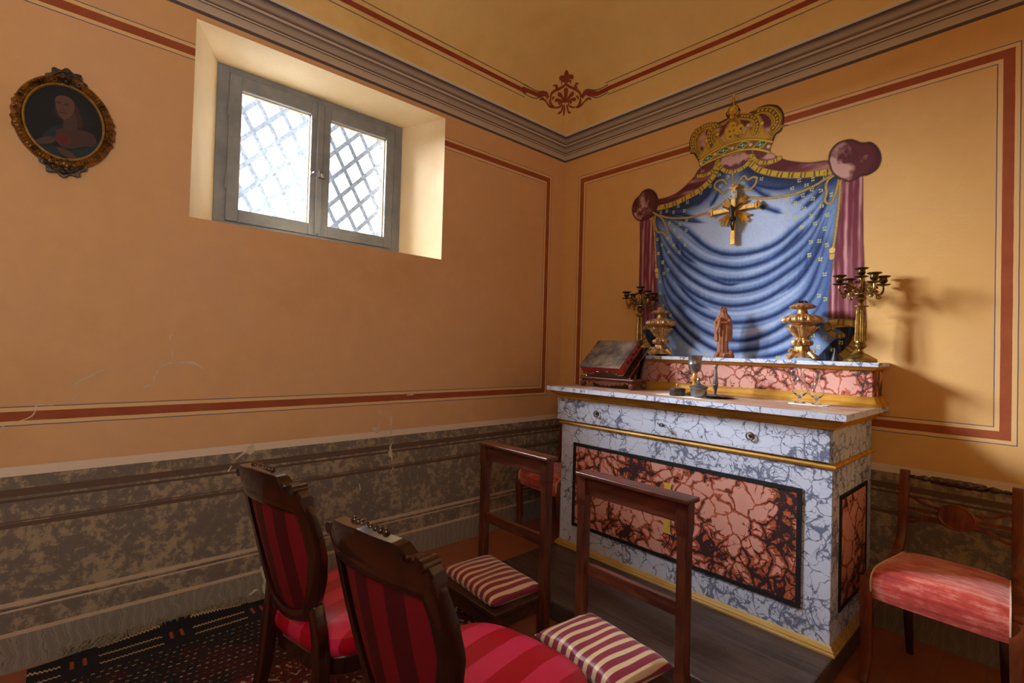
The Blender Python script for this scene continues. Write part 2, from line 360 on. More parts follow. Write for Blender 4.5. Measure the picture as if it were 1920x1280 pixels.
t.set(mx.inputs[0], t.m('MULTIPLY', fr.outputs[0], 0.8)); t.set(mx.inputs[1], tr.outputs[0]); t.set(mx.inputs[2], gl.outputs[0]); t.t.links.new(mx.outputs[0], t.out.inputs[0]); mat['pane'] = t.mat
# rug: dark ground, rows of small pale dashes, orange motifs, crimson field
t = NT('knotted rug'); x, y, z = t.xyz(t.warp(30, 0.006))
ru = t.m('FRACT', t.m('DIVIDE', x, 0.034)); row = t.m('FLOOR', t.m('DIVIDE', x, 0.034))
ph = t.m('FRACT', t.m('ADD', t.m('DIVIDE', y, 0.028), t.m('MULTIPLY', row, 0.37)))
dash = t.m('MULTIPLY', t.band(ru, 0.34, 0.58), t.band(ph, 0.12, 0.58)); dash = t.m('MULTIPLY', dash, t.m('GREATER_THAN', t.noise(60, 2), 0.46))
rr = t.m('FRACT', t.m('MULTIPLY', row, 0.5)); colr = t.mix(t.m('GREATER_THAN', t.m('FRACT', t.m('MULTIPLY', row, 0.34)), 0.66), RGB(164, 140, 100), RGB(140, 68, 40))
gr = t.mix(t.lin(t.noise(3.5, 2), 0.5, 0.55), RGB(20, 16, 24), RGB(52, 14, 20))
base = t.mix(dash, gr, colr)
fld = t.n('TexVoronoi', {'Vector': t.vmap((1, 1, 1)), 'Scale': 22.0}, feature='DISTANCE_TO_EDGE').outputs['Distance']
fld2 = t.noise(46, 3, 0.6)
fc = t.mix(t.m('GREATER_THAN', fld2, 0.56), RGB(84, 16, 28), t.mix(t.m('GREATER_THAN', fld, 0.12), RGB(178, 156, 116), RGB(28, 20, 28)))
col = t.mix(t.m('GREATER_THAN', x, 0.62), base, fc)
fe = t.m('LESS_THAN', x, 0.20)
lad = t.m('MULTIPLY', t.band(t.m('FRACT', t.m('DIVIDE', t.m('ADD', x, t.m('MULTIPLY', t.m('ABSOLUTE', t.m('SUBTRACT', t.m('FRACT', t.m('DIVIDE', y, 0.014)), 0.5)), 0.02)), 0.066)), 0.3, 0.45), t.m('GREATER_THAN', t.m('FRACT', t.m('DIVIDE', y, 0.34)), 0.35))
e = t.mix(lad, RGB(20, 16, 24), RGB(190, 160, 116))
my = t.m('FRACT', t.m('DIVIDE', y, 0.34)); mo = t.m('MULTIPLY', t.m('ADD', t.band(my, 0.08, 0.12), t.band(my, 0.20, 0.24), clamp=True), t.band(x, 0.07, 0.13))
e = t.mix(mo, e, RGB(150, 74, 38)); col = t.mix(fe, col, e)
mat['rug'] = t.done(col, 0.95, bump=t.noise(220, 2), bstr=0.6, bdist=0.003)
mat['fringe'] = mottled('rug fringe', (140, 120, 86), (170, 148, 108), 60, 0.9)
mat['mural'] = attr_paint('wall painting'); mat['portrait'] = attr_paint('oil painting', 0.75, alpha=False)

# ------------------------------------------------------------------ painting canvas (numpy) -> coloured grid mesh
class Canvas:
    def __init__(s, x0, x1, z0, z1, res):
        s.x0, s.z0, s.res = x0, z0, res; s.nx = int((x1 - x0)/res) + 1; s.nz = int((z1 - z0)/res) + 1
        s.X, s.Z = np.meshgrid(x0 + np.arange(s.nx)*res, z0 + np.arange(s.nz)*res)
        s.C = np.zeros((s.nz, s.nx, 3)); s.A = np.zeros((s.nz, s.nx))
    def noise(s, sx, sz=None, oct=3, seed=0):
        R = np.random.RandomState(seed); out = np.zeros_like(s.X); amp = 1.0; tot = 0; sz = sz or sx
        for o in range(oct):
            g = R.rand(int(s.nz*s.res/sz) + 3, int(s.nx*s.res/sx) + 3)
            u = (s.X - s.x0)/sx; v = (s.Z - s.z0)/sz; i = u.astype(int); j = v.astype(int); a = u - i; b = v - j
            a = a*a*(3 - 2*a); b = b*b*(3 - 2*b)
            out += amp*((g[j, i]*(1 - a) + g[j, i+1]*a)*(1 - b) + (g[j+1, i]*(1 - a) + g[j+1, i+1]*a)*b); tot += amp; amp *= 0.5; sx /= 2; sz /= 2
        return out/tot
    def win(s, pts, m):
        a = np.array(pts)[:, :2]; lo = a.min(0) - m; hi = a.max(0) + m
        i0 = max(0, int((lo[0] - s.x0)/s.res)); i1 = min(s.nx, int((hi[0] - s.x0)/s.res) + 2); j0 = max(0, int((lo[1] - s.z0)/s.res)); j1 = min(s.nz, int((hi[1] - s.z0)/s.res) + 2)
        return slice(j0, max(j0, j1)), slice(i0, max(i0, i1))
    def dist(s, pts, m):
        """distance, arclength and side to a polyline within margin m"""
        w = s.win(pts, m); X = s.X[w]; Z = s.Z[w]; D = np.full(X.shape, 9.0); S = np.zeros(X.shape); L = 0.0; Q = np.zeros(X.shape)
        for (ax, az), (bx, bz) in zip(pts[:-1], pts[1:]):
            dx, dz = bx - ax, bz - az; l2 = dx*dx + dz*dz
            if l2 < 1e-12: continue
            t = np.clip(((X - ax)*dx + (Z - az)*dz)/l2, 0, 1); px = X - ax - t*dx; pz = Z - az - t*dz; d = np.hypot(px, pz); l = l2**0.5
            k = d < D; D[k] = d[k]; S[k] = (L + t*l)[k]; Q[k] = ((px*dz - pz*dx)/l)[k]; L += l
        return w, D, S, Q, L
    def inside(s, poly):
        w = s.win(poly, s.res*2); X = s.X[w]; Z = s.Z[w]; c = np.zeros(X.shape, bool); n = len(poly)
        for i in range(n):
            (ax, az), (bx, bz) = poly[i], poly[(i + 1) % n]
            if az == bz: continue
            c ^= ((az > Z) != (bz > Z)) & (X < (bx - ax)*(Z - az)/(bz - az) + ax)
        return w, c
    def put(s, w, col, a, alpha=True):
        col = np.asarray(col, float); a3 = a[..., None]
        s.C[w] = s.C[w]*(1 - a3) + col*a3
        if alpha: s.A[w] = np.maximum(s.A[w], a)
    def fill(s, poly, col, soft=None, smooth=True):
        pts = catmull(list(poly) + [poly[0]], 5) if smooth else list(poly) + [poly[0]]
        w, c = s.inside(pts[:-1]); w2, D, *_ = s.dist(pts, s.res*2); soft = soft or s.res
        a = np.clip(0.5 + np.where(c, D, -D)/soft*0.5, 0, 1) if w == w2 else c.astype(float)
        if callable(col): col = col(s.X[w], s.Z[w], w)
        s.put(w, col, a); return w, a
    def stroke(s, pts, width, col, op=1.0, soft=None, smooth=True, gauss=False, taper=0.0, alpha=True, clip=None):
        p = catmull(pts, 5) if smooth else pts; w, D, S, Q, L = s.dist(p, width*(2.2 if gauss else 1) + s.res*2)
        wd = width/2
        if taper: wd = wd*np.clip(np.minimum(S, L - S)/(taper*L), 0.15, 1)
        a = np.exp(-(D/wd)**2) if gauss else np.clip(0.5 + (wd - D)/(soft or s.res), 0, 1)
        if taper and gauss: a = a*np.clip(np.minimum(S, L - S)/(taper*L), 0, 1)
        a = a*op
        if clip is not None: a = a*clip[w]
        if callable(col): col = col(S, Q, D, w)
        s.put(w, col, a, alpha); return w, D, S, Q, a
    def dot(s, c, r, col, sx=1.0):
        w = s.win([c], r*1.5 + s.res*2); d = np.hypot((s.X[w] - c[0])/sx, s.Z[w] - c[1]); s.put(w, col, np.clip(0.5 + (r - d)/s.res, 0, 1))
    def mesh(s, name, material, to3d, parent=None, keep=None):
        K = (s.A > 0.003) if keep is None else keep
        cell = K[:-1, :-1] | K[1:, :-1] | K[:-1, 1:] | K[1:, 1:]; used = np.zeros(K.shape, bool)
        used[:-1, :-1] |= cell; used[1:, :-1] |= cell; used[:-1, 1:] |= cell; used[1:, 1:] |= cell
        idx = np.full(K.shape, -1); idx[used] = np.arange(used.sum())
        co = to3d(s.X[used], s.Z[used]); jj, ii = np.nonzero(cell)
        F = np.stack([idx[jj, ii], idx[jj, ii+1], idx[jj+1, ii+1], idx[jj+1, ii]], 1)
        me = bpy.data.meshes.new(name); me.vertices.add(len(co)); me.vertices.foreach_set('co', co.astype(np.float32).ravel())
        me.loops.add(F.size); me.loops.foreach_set('vertex_index', F.astype(np.int32).ravel()); me.polygons.add(len(F))
        me.polygons.foreach_set('loop_start', np.arange(len(F), dtype=np.int32)*4)
        try: me.polygons.foreach_set('loop_total', np.full(len(F), 4, np.int32))
        except Exception: pass
        me.update(calc_edges=True); me.validate()
        rgb = np.clip(s.C[used], 0, 255)/255; lin = np.where(rgb <= 0.04045, rgb/12.92, ((rgb + 0.055)/1.055)**2.4)
        at = me.color_attributes.new('Col', 'FLOAT_COLOR', 'POINT'); at.data.foreach_set('color', np.concatenate([lin, s.A[used][:, None]], 1).astype(np.float32).ravel())
        me.materials.append(material); o = link(bpy.data.objects.new(name, me)); o.parent = parent; return o

BK = json.loads('''{"blue":[[876,2383],[1011,2388],[1119,2410],[1197,2443],[1271,2487],[1319,2541],[1342,2576],[1438,2551],[1520,2572],[1523,2524],[1578,2470],[1658,2432],[1758,2399],[1854,2379],[1945,2372],[1989,2348],[2017,2312],[2009,2134],[1994,1987],[1986,1848],[1979,1897],[1970,1783],[1960,1652],[1959,1547],[1960,1505],[2093,1514],[2093,1464],[2051,1392],[2012,1345],[1893,1328],[1528,1329],[1395,1336],[995,1334],[881,1375],[825,1435],[784,1511],[838,1552],[912,1638],[909,1773],[894,1910],[873,2117],[894,1962],[848,2315]],"colL":[[745,2324],[848,2306],[867,2148],[894,1962],[871,2117],[894,1910],[909,1773],[914,1678],[913,1598],[868,1572],[830,1552],[783,1525],[758,1511],[752,1853],[752,2133]],"colR":[[2017,2309],[2053,2323],[2108,2315],[2111,2115],[2117,1834],[2117,1946],[2121,1825],[2128,1694],[2136,1519],[2132,1486],[2092,1544],[2027,1554],[1982,1547],[1960,1545],[1961,1652],[1970,1783],[1984,1897],[1990,1964]],"knotL":[[737,2497],[767,2524],[812,2531],[858,2504],[885,2459],[891,2406],[876,2363],[848,2329],[803,2314],[749,2314],[710,2340],[683,2386],[682,2434],[702,2474]],"knotR":[[1950,2437],[1958,2485],[1992,2521],[2049,2524],[2100,2490],[2140,2481],[2171,2440],[2183,2387],[2169,2341],[2132,2318],[2098,2318],[2053,2300],[2005,2328],[1968,2370]],"swagL":[[885,2441],[968,2441],[1051,2461],[1150,2526],[1206,2587],[1311,2608],[1327,2586],[1319,2541],[1271,2480],[1197,2440],[1119,2410],[1012,2382],[883,2381]],"swagR":[[1619,2582],[1702,2516],[1757,2484],[1853,2450],[1951,2434],[1958,2376],[1877,2385],[1758,2407],[1657,2443],[1578,2485],[1531,2525],[1528,2557]],"frL":[[887,2379],[1005,2384],[1106,2408],[1184,2432],[1253,2470],[1298,2513],[1319,2559],[1321,2600]],"frR":[[1528,2531],[1578,2481],[1658,2439],[1739,2409],[1807,2392],[1877,2382],[1956,2375]],"scC":[[1326,2615],[1331,2588],[1349,2562],[1375,2540],[1405,2527],[1439,2524],[1472,2534],[1500,2552],[1516,2573],[1523,2612]],"scL":[[1169,2545],[1201,2582],[1246,2601],[1309,2611],[1296,2580],[1265,2553],[1229,2539],[1197,2536]],"scR":[[1539,2608],[1636,2572],[1674,2536],[1648,2529],[1610,2535],[1579,2552],[1551,2580]],"scCf":[[1322,2608],[1331,2571],[1354,2539],[1389,2515],[1423,2507],[1460,2508],[1496,2524],[1520,2547],[1528,2578]],"scLf":[[1178,2536],[1234,2530],[1279,2540],[1305,2564],[1318,2600]],"scRf":[[1535,2584],[1552,2551],[1580,2527],[1618,2513],[1660,2510],[1697,2520]],"crown":[[1195,2632],[1160,2695],[1136,2707],[1127,2759],[1134,2811],[1166,2851],[1213,2865],[1258,2864],[1312,2847],[1356,2852],[1386,2860],[1377,2875],[1374,2893],[1389,2901],[1406,2917],[1427,2914],[1444,2904],[1455,2883],[1449,2866],[1474,2854],[1514,2844],[1546,2852],[1577,2860],[1616,2859],[1646,2850],[1677,2832],[1699,2800],[1711,2765],[1710,2730],[1708,2710],[1698,2682],[1672,2670],[1661,2653],[1652,2628],[1636,2589],[1638,2568],[1590,2593],[1519,2617],[1437,2628],[1352,2621],[1273,2607],[1210,2593]],"cpanels":[[[1185,2760],[1196,2793],[1223,2820],[1259,2838],[1290,2839],[1259,2818],[1249,2777],[1252,2749],[1236,2723],[1230,2685],[1212,2686],[1193,2718]],[[1296,2767],[1304,2804],[1330,2826],[1365,2832],[1390,2850],[1399,2838],[1383,2814],[1366,2785],[1367,2741],[1376,2709],[1350,2721],[1323,2755],[1306,2734]],[[1441,2846],[1466,2829],[1499,2814],[1523,2798],[1536,2769],[1533,2733],[1521,2716],[1508,2749],[1488,2730],[1468,2711],[1460,2730],[1476,2755],[1463,2797]],[[1562,2826],[1586,2827],[1617,2808],[1640,2780],[1650,2749],[1645,2714],[1623,2689],[1602,2671],[1590,2715],[1595,2754],[1582,2791]]],"ctop":[[1195,2632],[1263,2663],[1351,2686],[1436,2691],[1518,2682],[1597,2656],[1652,2628]],"cbot":[[1209,2598],[1277,2615],[1361,2627],[1445,2632],[1519,2622],[1590,2597],[1638,2570]],"carch":[[[1153,2720],[1147,2780],[1162,2825],[1199,2850],[1249,2856],[1304,2843]],[[1280,2711],[1261,2756],[1264,2799],[1286,2822],[1317,2830]],[[1453,2850],[1507,2830],[1547,2807],[1563,2764],[1560,2729],[1541,2698]],[[1546,2840],[1593,2840],[1639,2821],[1670,2782],[1678,2740],[1656,2711]]],"cpts":[[1240,2751],[1316,2770],[1413,2764],[1510,2767],[1591,2754]],"cgem":[[1254,2637],[1356,2659],[1476,2659],[1582,2632]],"cpearl":[[1207,2614],[1303,2650],[1413,2658],[1526,2648],[1632,2606]],"corb":[[1415,2901],[1407,2861],[1389,2891],[1440,2876],[1416,2948]],"ccross":[[[1418,2919],[1416,2990]],[[1394,2957],[1439,2961]]],"cfleur":[[1412,2804],[1417,2773],[1388,2774],[1447,2760],[1393,2742],[1459,2773]],"cside":[[[1650,2661],[1672,2690],[1697,2706],[1737,2705]],[[1175,2696],[1146,2717],[1107,2721]]],"ropes":[[[855,2354],[907,2325],[979,2295],[1069,2276],[1162,2269],[1257,2276]],[[852,2321],[869,2213],[880,2081],[890,1963],[878,2075],[889,1951]],[[870,2325],[872,2265],[895,2209],[931,2200],[961,2177],[978,2196],[959,2238],[936,2287],[907,2318],[870,2341]],[[1350,2313],[1320,2297],[1289,2290]],[[1387,2394],[1357,2382],[1335,2406],[1304,2434],[1312,2463],[1342,2473],[1368,2463],[1382,2438]],[[1419,2506],[1420,2438]],[[1442,2366],[1484,2344],[1521,2324],[1588,2306],[1690,2289]],[[1516,2324],[1597,2302],[1670,2292],[1741,2291],[1808,2295],[1878,2313],[1923,2334],[1963,2352]],[[1447,2411],[1463,2441],[1491,2464],[1514,2435],[1541,2443],[1566,2434],[1558,2397],[1532,2375],[1498,2376],[1470,2394],[1453,2415]],[[1972,2348],[1950,2333],[1937,2300],[1942,2258],[1934,2224],[1947,2201],[1965,2203],[1982,2240],[1994,2287],[1998,2316]],[[2007,2314],[2004,2235],[1993,2087],[1978,1954]]],"tass":[[1973,1940],[1972,1900],[893,1937],[900,1892]],"fold":[[[885,2333],[992,2274],[1111,2192],[1225,2085],[1318,2021],[1420,1989],[1557,1986],[1685,2020],[1792,2102],[1883,2182],[1958,2292]],[[886,2309],[994,2196],[1115,2055],[1243,1964],[1393,1914],[1505,1902],[1661,1937],[1805,2029],[1916,2163],[1969,2290]],[[877,2294],[961,2138],[1066,2015],[1198,1910],[1321,1846],[1479,1823],[1612,1844],[1736,1908],[1863,2021],[1969,2252]],[[878,2262],[963,2075],[1085,1921],[1231,1810],[1353,1762],[1480,1749],[1613,1773],[1737,1842],[1864,1951],[1975,2226]],[[879,2230],[947,2014],[1070,1846],[1202,1745],[1340,1683],[1454,1666],[1589,1684],[1714,1746],[1843,1858],[1981,2200]],[[890,2164],[967,1886],[1073,1738],[1220,1633],[1357,1575],[1470,1561],[1617,1578],[1741,1633],[1867,1754],[1987,2150]],[[902,2035],[970,1791],[1075,1661],[1190,1552],[1329,1477],[1486,1449],[1631,1483],[1766,1567],[1890,1702],[1984,1978]],[[914,1890],[990,1681],[1094,1554],[1224,1448],[1361,1384],[1515,1391],[1670,1423],[1814,1514],[1924,1662],[1965,1833]],[[1516,1346],[1684,1364],[1815,1425],[1894,1501],[1947,1612]],[[936,1746],[1027,1555],[1129,1448],[1257,1353]],[[886,2293],[929,2032],[952,1808]],[[876,2343],[1043,2281],[1158,2245],[1268,2211]],[[885,2325],[1076,2306],[1222,2219]],[[994,2180],[1099,2026],[1213,1938]],[[1036,1864],[1171,1717],[1311,1637]],[[1690,1701],[1809,1797],[1898,1940],[1950,2107]],[[1611,1909],[1734,1987],[1861,2110]],[[1507,1809],[1395,1804],[1245,1875]],[[1008,2334],[1140,2355],[1249,2407],[1308,2482]],[[1156,2336],[1234,2381],[1293,2442]],[[1266,2308],[1310,2365],[1338,2424]],[[1466,2473],[1575,2392],[1704,2343],[1823,2348]],[[1494,2438],[1603,2331],[1680,2288]],[[1754,2233],[1836,2281],[1914,2327]],[[1802,2185],[1882,2246],[1947,2319]],[[1873,2095],[1927,2186],[1963,2291]],[[1551,2287],[1656,2226],[1731,2185]]],"flow":[[1332,2508],[1389,2482],[1275,2450],[1210,2419],[1117,2376],[1050,2362],[963,2346],[1016,2327],[1095,2322],[917,2345],[1113,2256],[1063,2233],[1026,2201],[1111,2185],[1062,2149],[975,2152],[896,2157],[930,2113],[1022,2098],[1107,2089],[906,2055],[985,2055],[1068,2044],[940,1993],[1345,2434],[987,2259],[1803,2362],[1873,2353],[1841,2327],[1932,2352],[1767,2325],[1869,2295],[1913,2280],[1823,2273],[1741,2269],[1785,2236],[1875,2242],[1964,2246],[1831,2196],[1919,2192],[1740,2189],[1787,2154],[1867,2147],[1948,2138],[1888,2100],[1819,2090],[1936,2064],[1867,2000],[1910,1999],[1947,1971],[1861,1926],[1917,1898],[1595,2422],[1484,2420],[941,1986],[983,1935],[950,1911],[922,1853],[924,1772],[952,1687],[1009,1615],[1051,1391],[1093,1418],[1156,1374],[1266,1351],[1013,1463],[902,2055],[1862,1927],[1917,1896],[1939,1812],[1913,1695],[1944,1674],[1862,1593],[1922,1564],[1886,1474],[1945,1464],[1915,1411],[1777,1392],[1706,1346],[2022,1435],[1985,1396]],"curlRf":[[1959,1521],[1969,1537],[2005,1546],[2049,1543],[2092,1534]],"curlRf2":[[1960,1516],[1974,1490],[2001,1474],[2028,1474]],"curlRf3":[[2093,1464],[2077,1423],[2051,1387],[2017,1355]],"curlRd":[[1983,1516],[2027,1520],[2092,1519],[2093,1474],[2055,1402],[2012,1360],[1963,1338],[1902,1336],[1921,1368],[1984,1443],[2011,1464],[2028,1464],[2028,1494]],"curlLf":[[776,1504],[801,1463],[834,1408],[874,1368]],"curlLf2":[[763,1511],[799,1532],[846,1538],[869,1538]],"curlLd":[[787,1511],[838,1524],[885,1517],[940,1436],[994,1337],[905,1335],[842,1408],[801,1470]],"crackL":[[[-3267,966],[-3258,992],[-3220,1004],[-3180,1024],[-3167,1054],[-3167,1069],[-3149,1068],[-3114,1066]],[[-3065,1090],[-3053,1089],[-3041,1110]],[[-3053,1148],[-3035,1166],[-3003,1184],[-2975,1205],[-2937,1223]],[[-2816,1131],[-2789,1143]],[[-2780,1163],[-2774,1183]],[[-2774,1192],[-2763,1206]],[[-2761,1218],[-2732,1235],[-2708,1244]],[[-2709,1262],[-2710,1309]],[[-2721,1350],[-2720,1370],[-2710,1377]],[[-2698,1241],[-2628,1244],[-2580,1214]],[[-1551,907],[-1553,803]],[[-1560,658],[-1556,720],[-1534,760]],[[-1528,592],[-1550,553]],[[-1753,523],[-1746,483]],[[-1644,955],[-1620,922]],[[-1449,1039],[-1400,1042]],[[-2426,753],[-2388,781],[-2345,790]],[[-2459,697],[-2442,723]],[[-1560,912],[-1556,797]]],"patchL":[[[-1684,851],[-1651,863],[-1638,888],[-1630,836],[-1644,810],[-1667,829]],[[-1571,665],[-1562,721],[-1547,719],[-1542,635],[-1554,658]],[[-1616,819],[-1594,817],[-1599,811]],[[-2333,451],[-2324,468],[-2307,467],[-2288,405],[-2268,326],[-2254,249],[-2250,210],[-2267,207],[-2282,226],[-2272,261],[-2284,293],[-2297,370],[-2307,439]],[[-2290,177],[-2266,185],[-2252,174],[-2246,112],[-2238,73],[-2226,39],[-2251,24],[-2276,47],[-2274,98],[-2289,147]],[[-2340,52],[-2307,67],[-2300,58],[-2337,42]],[[-2375,798],[-2359,821],[-2339,826],[-2344,779],[-2371,775]]],"pic":[[-3126,2478],[-3102,2006],[-3273,2246],[-2962,2255],[-3133,2408],[-3098,2098],[-3236,2266],[-3000,2283]],"pfeat":{"face":[[-3148,2310],[-3149,2339],[-3134,2354],[-3113,2356],[-3093,2342],[-3089,2309],[-3098,2281],[-3116,2257],[-3128,2262],[-3141,2283]],"hair":[[-3157,2306],[-3153,2346],[-3132,2368],[-3100,2369],[-3071,2350],[-3054,2321],[-3053,2278],[-3032,2251],[-3051,2219],[-3077,2236],[-3089,2309],[-3100,2344],[-3125,2352],[-3146,2331],[-3148,2297]],"neck":[[-3122,2260],[-3089,2292],[-3077,2236],[-3102,2211],[-3121,2222]],"chest":[[-3145,2206],[-3115,2228],[-3077,2228],[-3041,2230],[-3018,2212],[-3017,2177],[-3056,2161],[-3096,2141],[-3125,2141],[-3141,2174]],"arm":[[-3203,2146],[-3180,2166],[-3150,2175],[-3144,2160],[-3167,2141],[-3194,2137]],"hand2":[[-3143,2139],[-3124,2137],[-3099,2131],[-3076,2108],[-3092,2099],[-3124,2112]],"robeL":[[-3181,2178],[-3155,2215],[-3124,2234],[-3145,2198],[-3144,2173],[-3174,2168],[-3203,2142],[-3166,2091],[-3123,2099],[-3143,2139],[-3179,2133]],"robeR":[[-3099,2135],[-3049,2159],[-3004,2198],[-3006,2163],[-3038,2119],[-3073,2105]],"heart":[[-3132,2181],[-3117,2194],[-3104,2185],[-3110,2166],[-3122,2158],[-3132,2164]]},"orn":[[70,0,[[-360,3345],[-291,3351],[-244,3355],[-205,3376],[-183,3381],[-160,3368]]],[70,0,[[294,3371],[244,3370],[212,3374],[150,3404],[124,3403],[109,3387]]],[14,0,[[-360,3373],[-309,3372],[-245,3374],[-202,3390],[-173,3395],[-158,3390]]],[14,0,[[-360,3323],[-308,3319],[-262,3326],[-219,3352],[-197,3365]]],[14,0,[[291,3395],[241,3391],[196,3399],[149,3420],[122,3421],[113,3409]]],[14,0,[[296,3350],[246,3345],[214,3350],[173,3375],[145,3390]]],[34,0,[[-23,3474],[-39,3463],[-74,3444],[-111,3424],[-136,3401],[-142,3375]]],[34,0,[[-23,3472],[2,3463],[36,3452],[69,3436],[92,3417],[103,3389]]],[60,1,[[-142,3375],[-144,3347],[-124,3332],[-97,3330]]],[60,1,[[98,3391],[97,3365],[88,3348],[64,3345]]],[30,1,[[-108,3390],[-123,3382],[-130,3366]]],[30,1,[[62,3410],[76,3402],[85,3384]]],[36,1,[[-182,3352],[-170,3334],[-143,3321],[-105,3326]]],[36,1,[[147,3371],[125,3355],[103,3341],[75,3337]]],[40,1,[[-229,3328],[-208,3345],[-189,3344],[-166,3338]]],[40,1,[[182,3350],[161,3366],[141,3363],[125,3352]]],[24,0,[[-97,3333],[-67,3346],[-49,3368],[-57,3376],[-72,3364]]],[24,0,[[61,3346],[31,3356],[8,3370],[10,3385],[29,3381]]],[50,0,[[-76,3363],[-69,3370]]],[50,0,[[25,3381],[29,3376]]],[110,2,[[-23,3456],[-19,3434],[-20,3406],[-19,3379]]],[75,2,[[-87,3413],[-61,3414],[-40,3399],[-27,3381]]],[75,2,[[46,3427],[25,3422],[1,3402],[-9,3385]]],[60,2,[[-107,3369],[-81,3383],[-50,3385],[-35,3380]]],[60,2,[[66,3389],[42,3396],[13,3392],[-5,3385]]],[30,0,[[-41,3367],[-43,3342],[-54,3319],[-76,3302]]],[30,0,[[-4,3370],[2,3348],[11,3329],[30,3323]]],[44,3,[[-26,3369],[-26,3341],[-27,3304]]],[50,1,[[-103,3455],[-95,3448],[-104,3433]]],[24,0,[[-123,3447],[-98,3455]]],[50,1,[[58,3471],[52,3461],[68,3446]]],[24,0,[[51,3472],[74,3468]]],[60,2,[[-78,3486],[-61,3497],[-35,3496],[-23,3487]]],[60,2,[[31,3498],[14,3505],[-10,3499],[-21,3487]]],[70,2,[[-51,3504],[-31,3492],[-22,3483]]],[70,2,[[5,3511],[-13,3495],[-21,3483]]],[100,4,[[-27,3531],[-25,3517],[-25,3500],[-24,3481]]],[22,0,[[-62,3474],[-56,3483],[-33,3482],[-25,3472]]],[22,0,[[14,3482],[6,3487],[-12,3483],[-21,3473]]],[50,0,[[-62,3476],[-55,3475]]],[50,0,[[10,3484],[17,3482]]]],"ornscale":0.00037588566823775616}''')
def mm(q): return [(a/1000.0, b/1000.0) for a, b in q]

# ------------------------------------------------------------------ the room shell
def struct(name, mb, mats, smooth=False, **kw):
    o = mb.build(name, mats, None, smooth=smooth, **kw); o['kind'] = 'structure'; return o
W, Dp, ZS = W_ROOM, D_ROOM, Z_SPRING
struct('floor', MB().box(-0.02, W + 0.2, -Dp - 0.3, 0.02, -0.1, 0.0), mat['floor'])
# left wall with the splayed window opening
Y0, Y1, Z0, Z1 = -2.664, -1.216, 1.944, 2.905
YI0, YI1, XI = -2.502, -1.345, -0.35
mb = MB()
ys = [-Dp, Y0, Y1, 0.0]; zs = [-0.1, Z0, Z1, ZS]
for i in range(3):
    for j in range(3):
        if i == 1 and j == 1: continue
        mb.add([(0, ys[i], zs[j]), (0, ys[i+1], zs[j]), (0, ys[i+1], zs[j+1]), (0, ys[i], zs[j+1])], [(0, 1, 2, 3)])
mb.m = 1
f = [(0, Y0, Z0), (0, Y1, Z0), (0, Y1, Z1), (0, Y0, Z1)]; b = [(XI, YI0, Z0), (XI, YI1, Z0), (XI, YI1, Z1), (XI, YI0, Z1)]
for i in range(4):
    j = (i + 1) % 4; mb.add([f[i], f[j], b[j], b[i]], [(0, 1, 2, 3)])
c = [(-0.52, y, z) for _, y, z in b]
for i in range(4):
    j = (i + 1) % 4; mb.add([b[i], b[j], c[j], c[i]], [(0, 1, 2, 3)])
oy = [-Dp, YI0, YI1, 0.0]; oz = [-0.1, Z0, Z1, 4.2]
for i in range(3):
    for j in range(3):
        if i == 1 and j == 1: continue
        mb.add([(-0.52, oy[i], oz[j]), (-0.52, oy[i+1], oz[j]), (-0.52, oy[i+1], oz[j+1]), (-0.52, oy[i], oz[j+1])], [(0, 1, 2, 3)])
mb.add([(-0.52, -Dp, 4.2), (0, -Dp, 4.2), (0, 0, 4.2), (-0.52, 0, 4.2)], [(0, 1, 2, 3)])
mb.add([(-0.52, -Dp, -0.1), (0, -Dp, -0.1), (0, 0, -0.1), (-0.52, 0, -0.1)], [(0, 1, 2, 3)])
mb.add([(-0.52, 0.0, -0.1), (0, 0.0, -0.1), (0, 0.0, 4.2), (-0.52, 0.0, 4.2)], [(0, 1, 2, 3)])
mb.add([(0, -Dp, ZS), (0, 0, ZS), (0, 0, 4.2), (0, -Dp, 4.2)], [(0, 1, 2, 3)])
# plaster losses and cracks, part of the wall's own mesh
mb.m = 2
def ribbon(m, pts, w, to3):
    p = catmull(pts, 3) if len(pts) > 2 else pts; n = len(p); vs = []
    for i, q in enumerate(p):
        a = p[max(i - 1, 0)]; c_ = p[min(i + 1, n - 1)]; dx, dz = c_[0] - a[0], c_[1] - a[1]; l = math.hypot(dx, dz) or 1
        k = w/2*(0.25 + 0.75*math.sin(PI*(i + 0.5)/n))*(0.7 + 0.6*random.random())
        vs.append(to3(q[0] - dz/l*k, q[1] + dx/l*k)); vs.append(to3(q[0] + dz/l*k, q[1] - dx/l*k))
    m.add(vs, [(2*i, 2*i+1, 2*i+3, 2*i+2) for i in range(n - 1)])
WLK = [0]
def wl(a, b_): return (0.0010 + 0.0003*WLK[0], a, b_)
for k, q in enumerate(BK['crackL']):
    WLK[0] = k % 9; ribbon(mb, mm(q), 0.006 if k < 9 else 0.009, wl)
for kq, q in enumerate(BK['patchL']):
    WLK[0] = 10 + kq
    pts = catmull(mm(q) + [mm(q)[0]], 5)[:-1]; vs = []
    for a, b_ in pts: vs.append(wl(a + random.uniform(-.004, .004), b_ + random.uniform(-.004, .004)))
    tess = __import__('mathutils').geometry.tessellate_polygon([[Vector(v_) for v_ in vs]]); mb.add(vs, [tuple(t_) for t_ in tess])
struct('wall_left', mb, [mat['wall_left'], mat['reveal'], mat['bare']])
struct('wall_front', MB().box(-0.02, W + 0.2, 0.0, 0.25, -0.1, 4.2), mat['wall_front'])
mb = MB(); RY0, RY1, RZ0, RZ1 = -4.38, -3.22, 1.55, 2.9  # opening added in the unseen wall to bring fill to the left wall
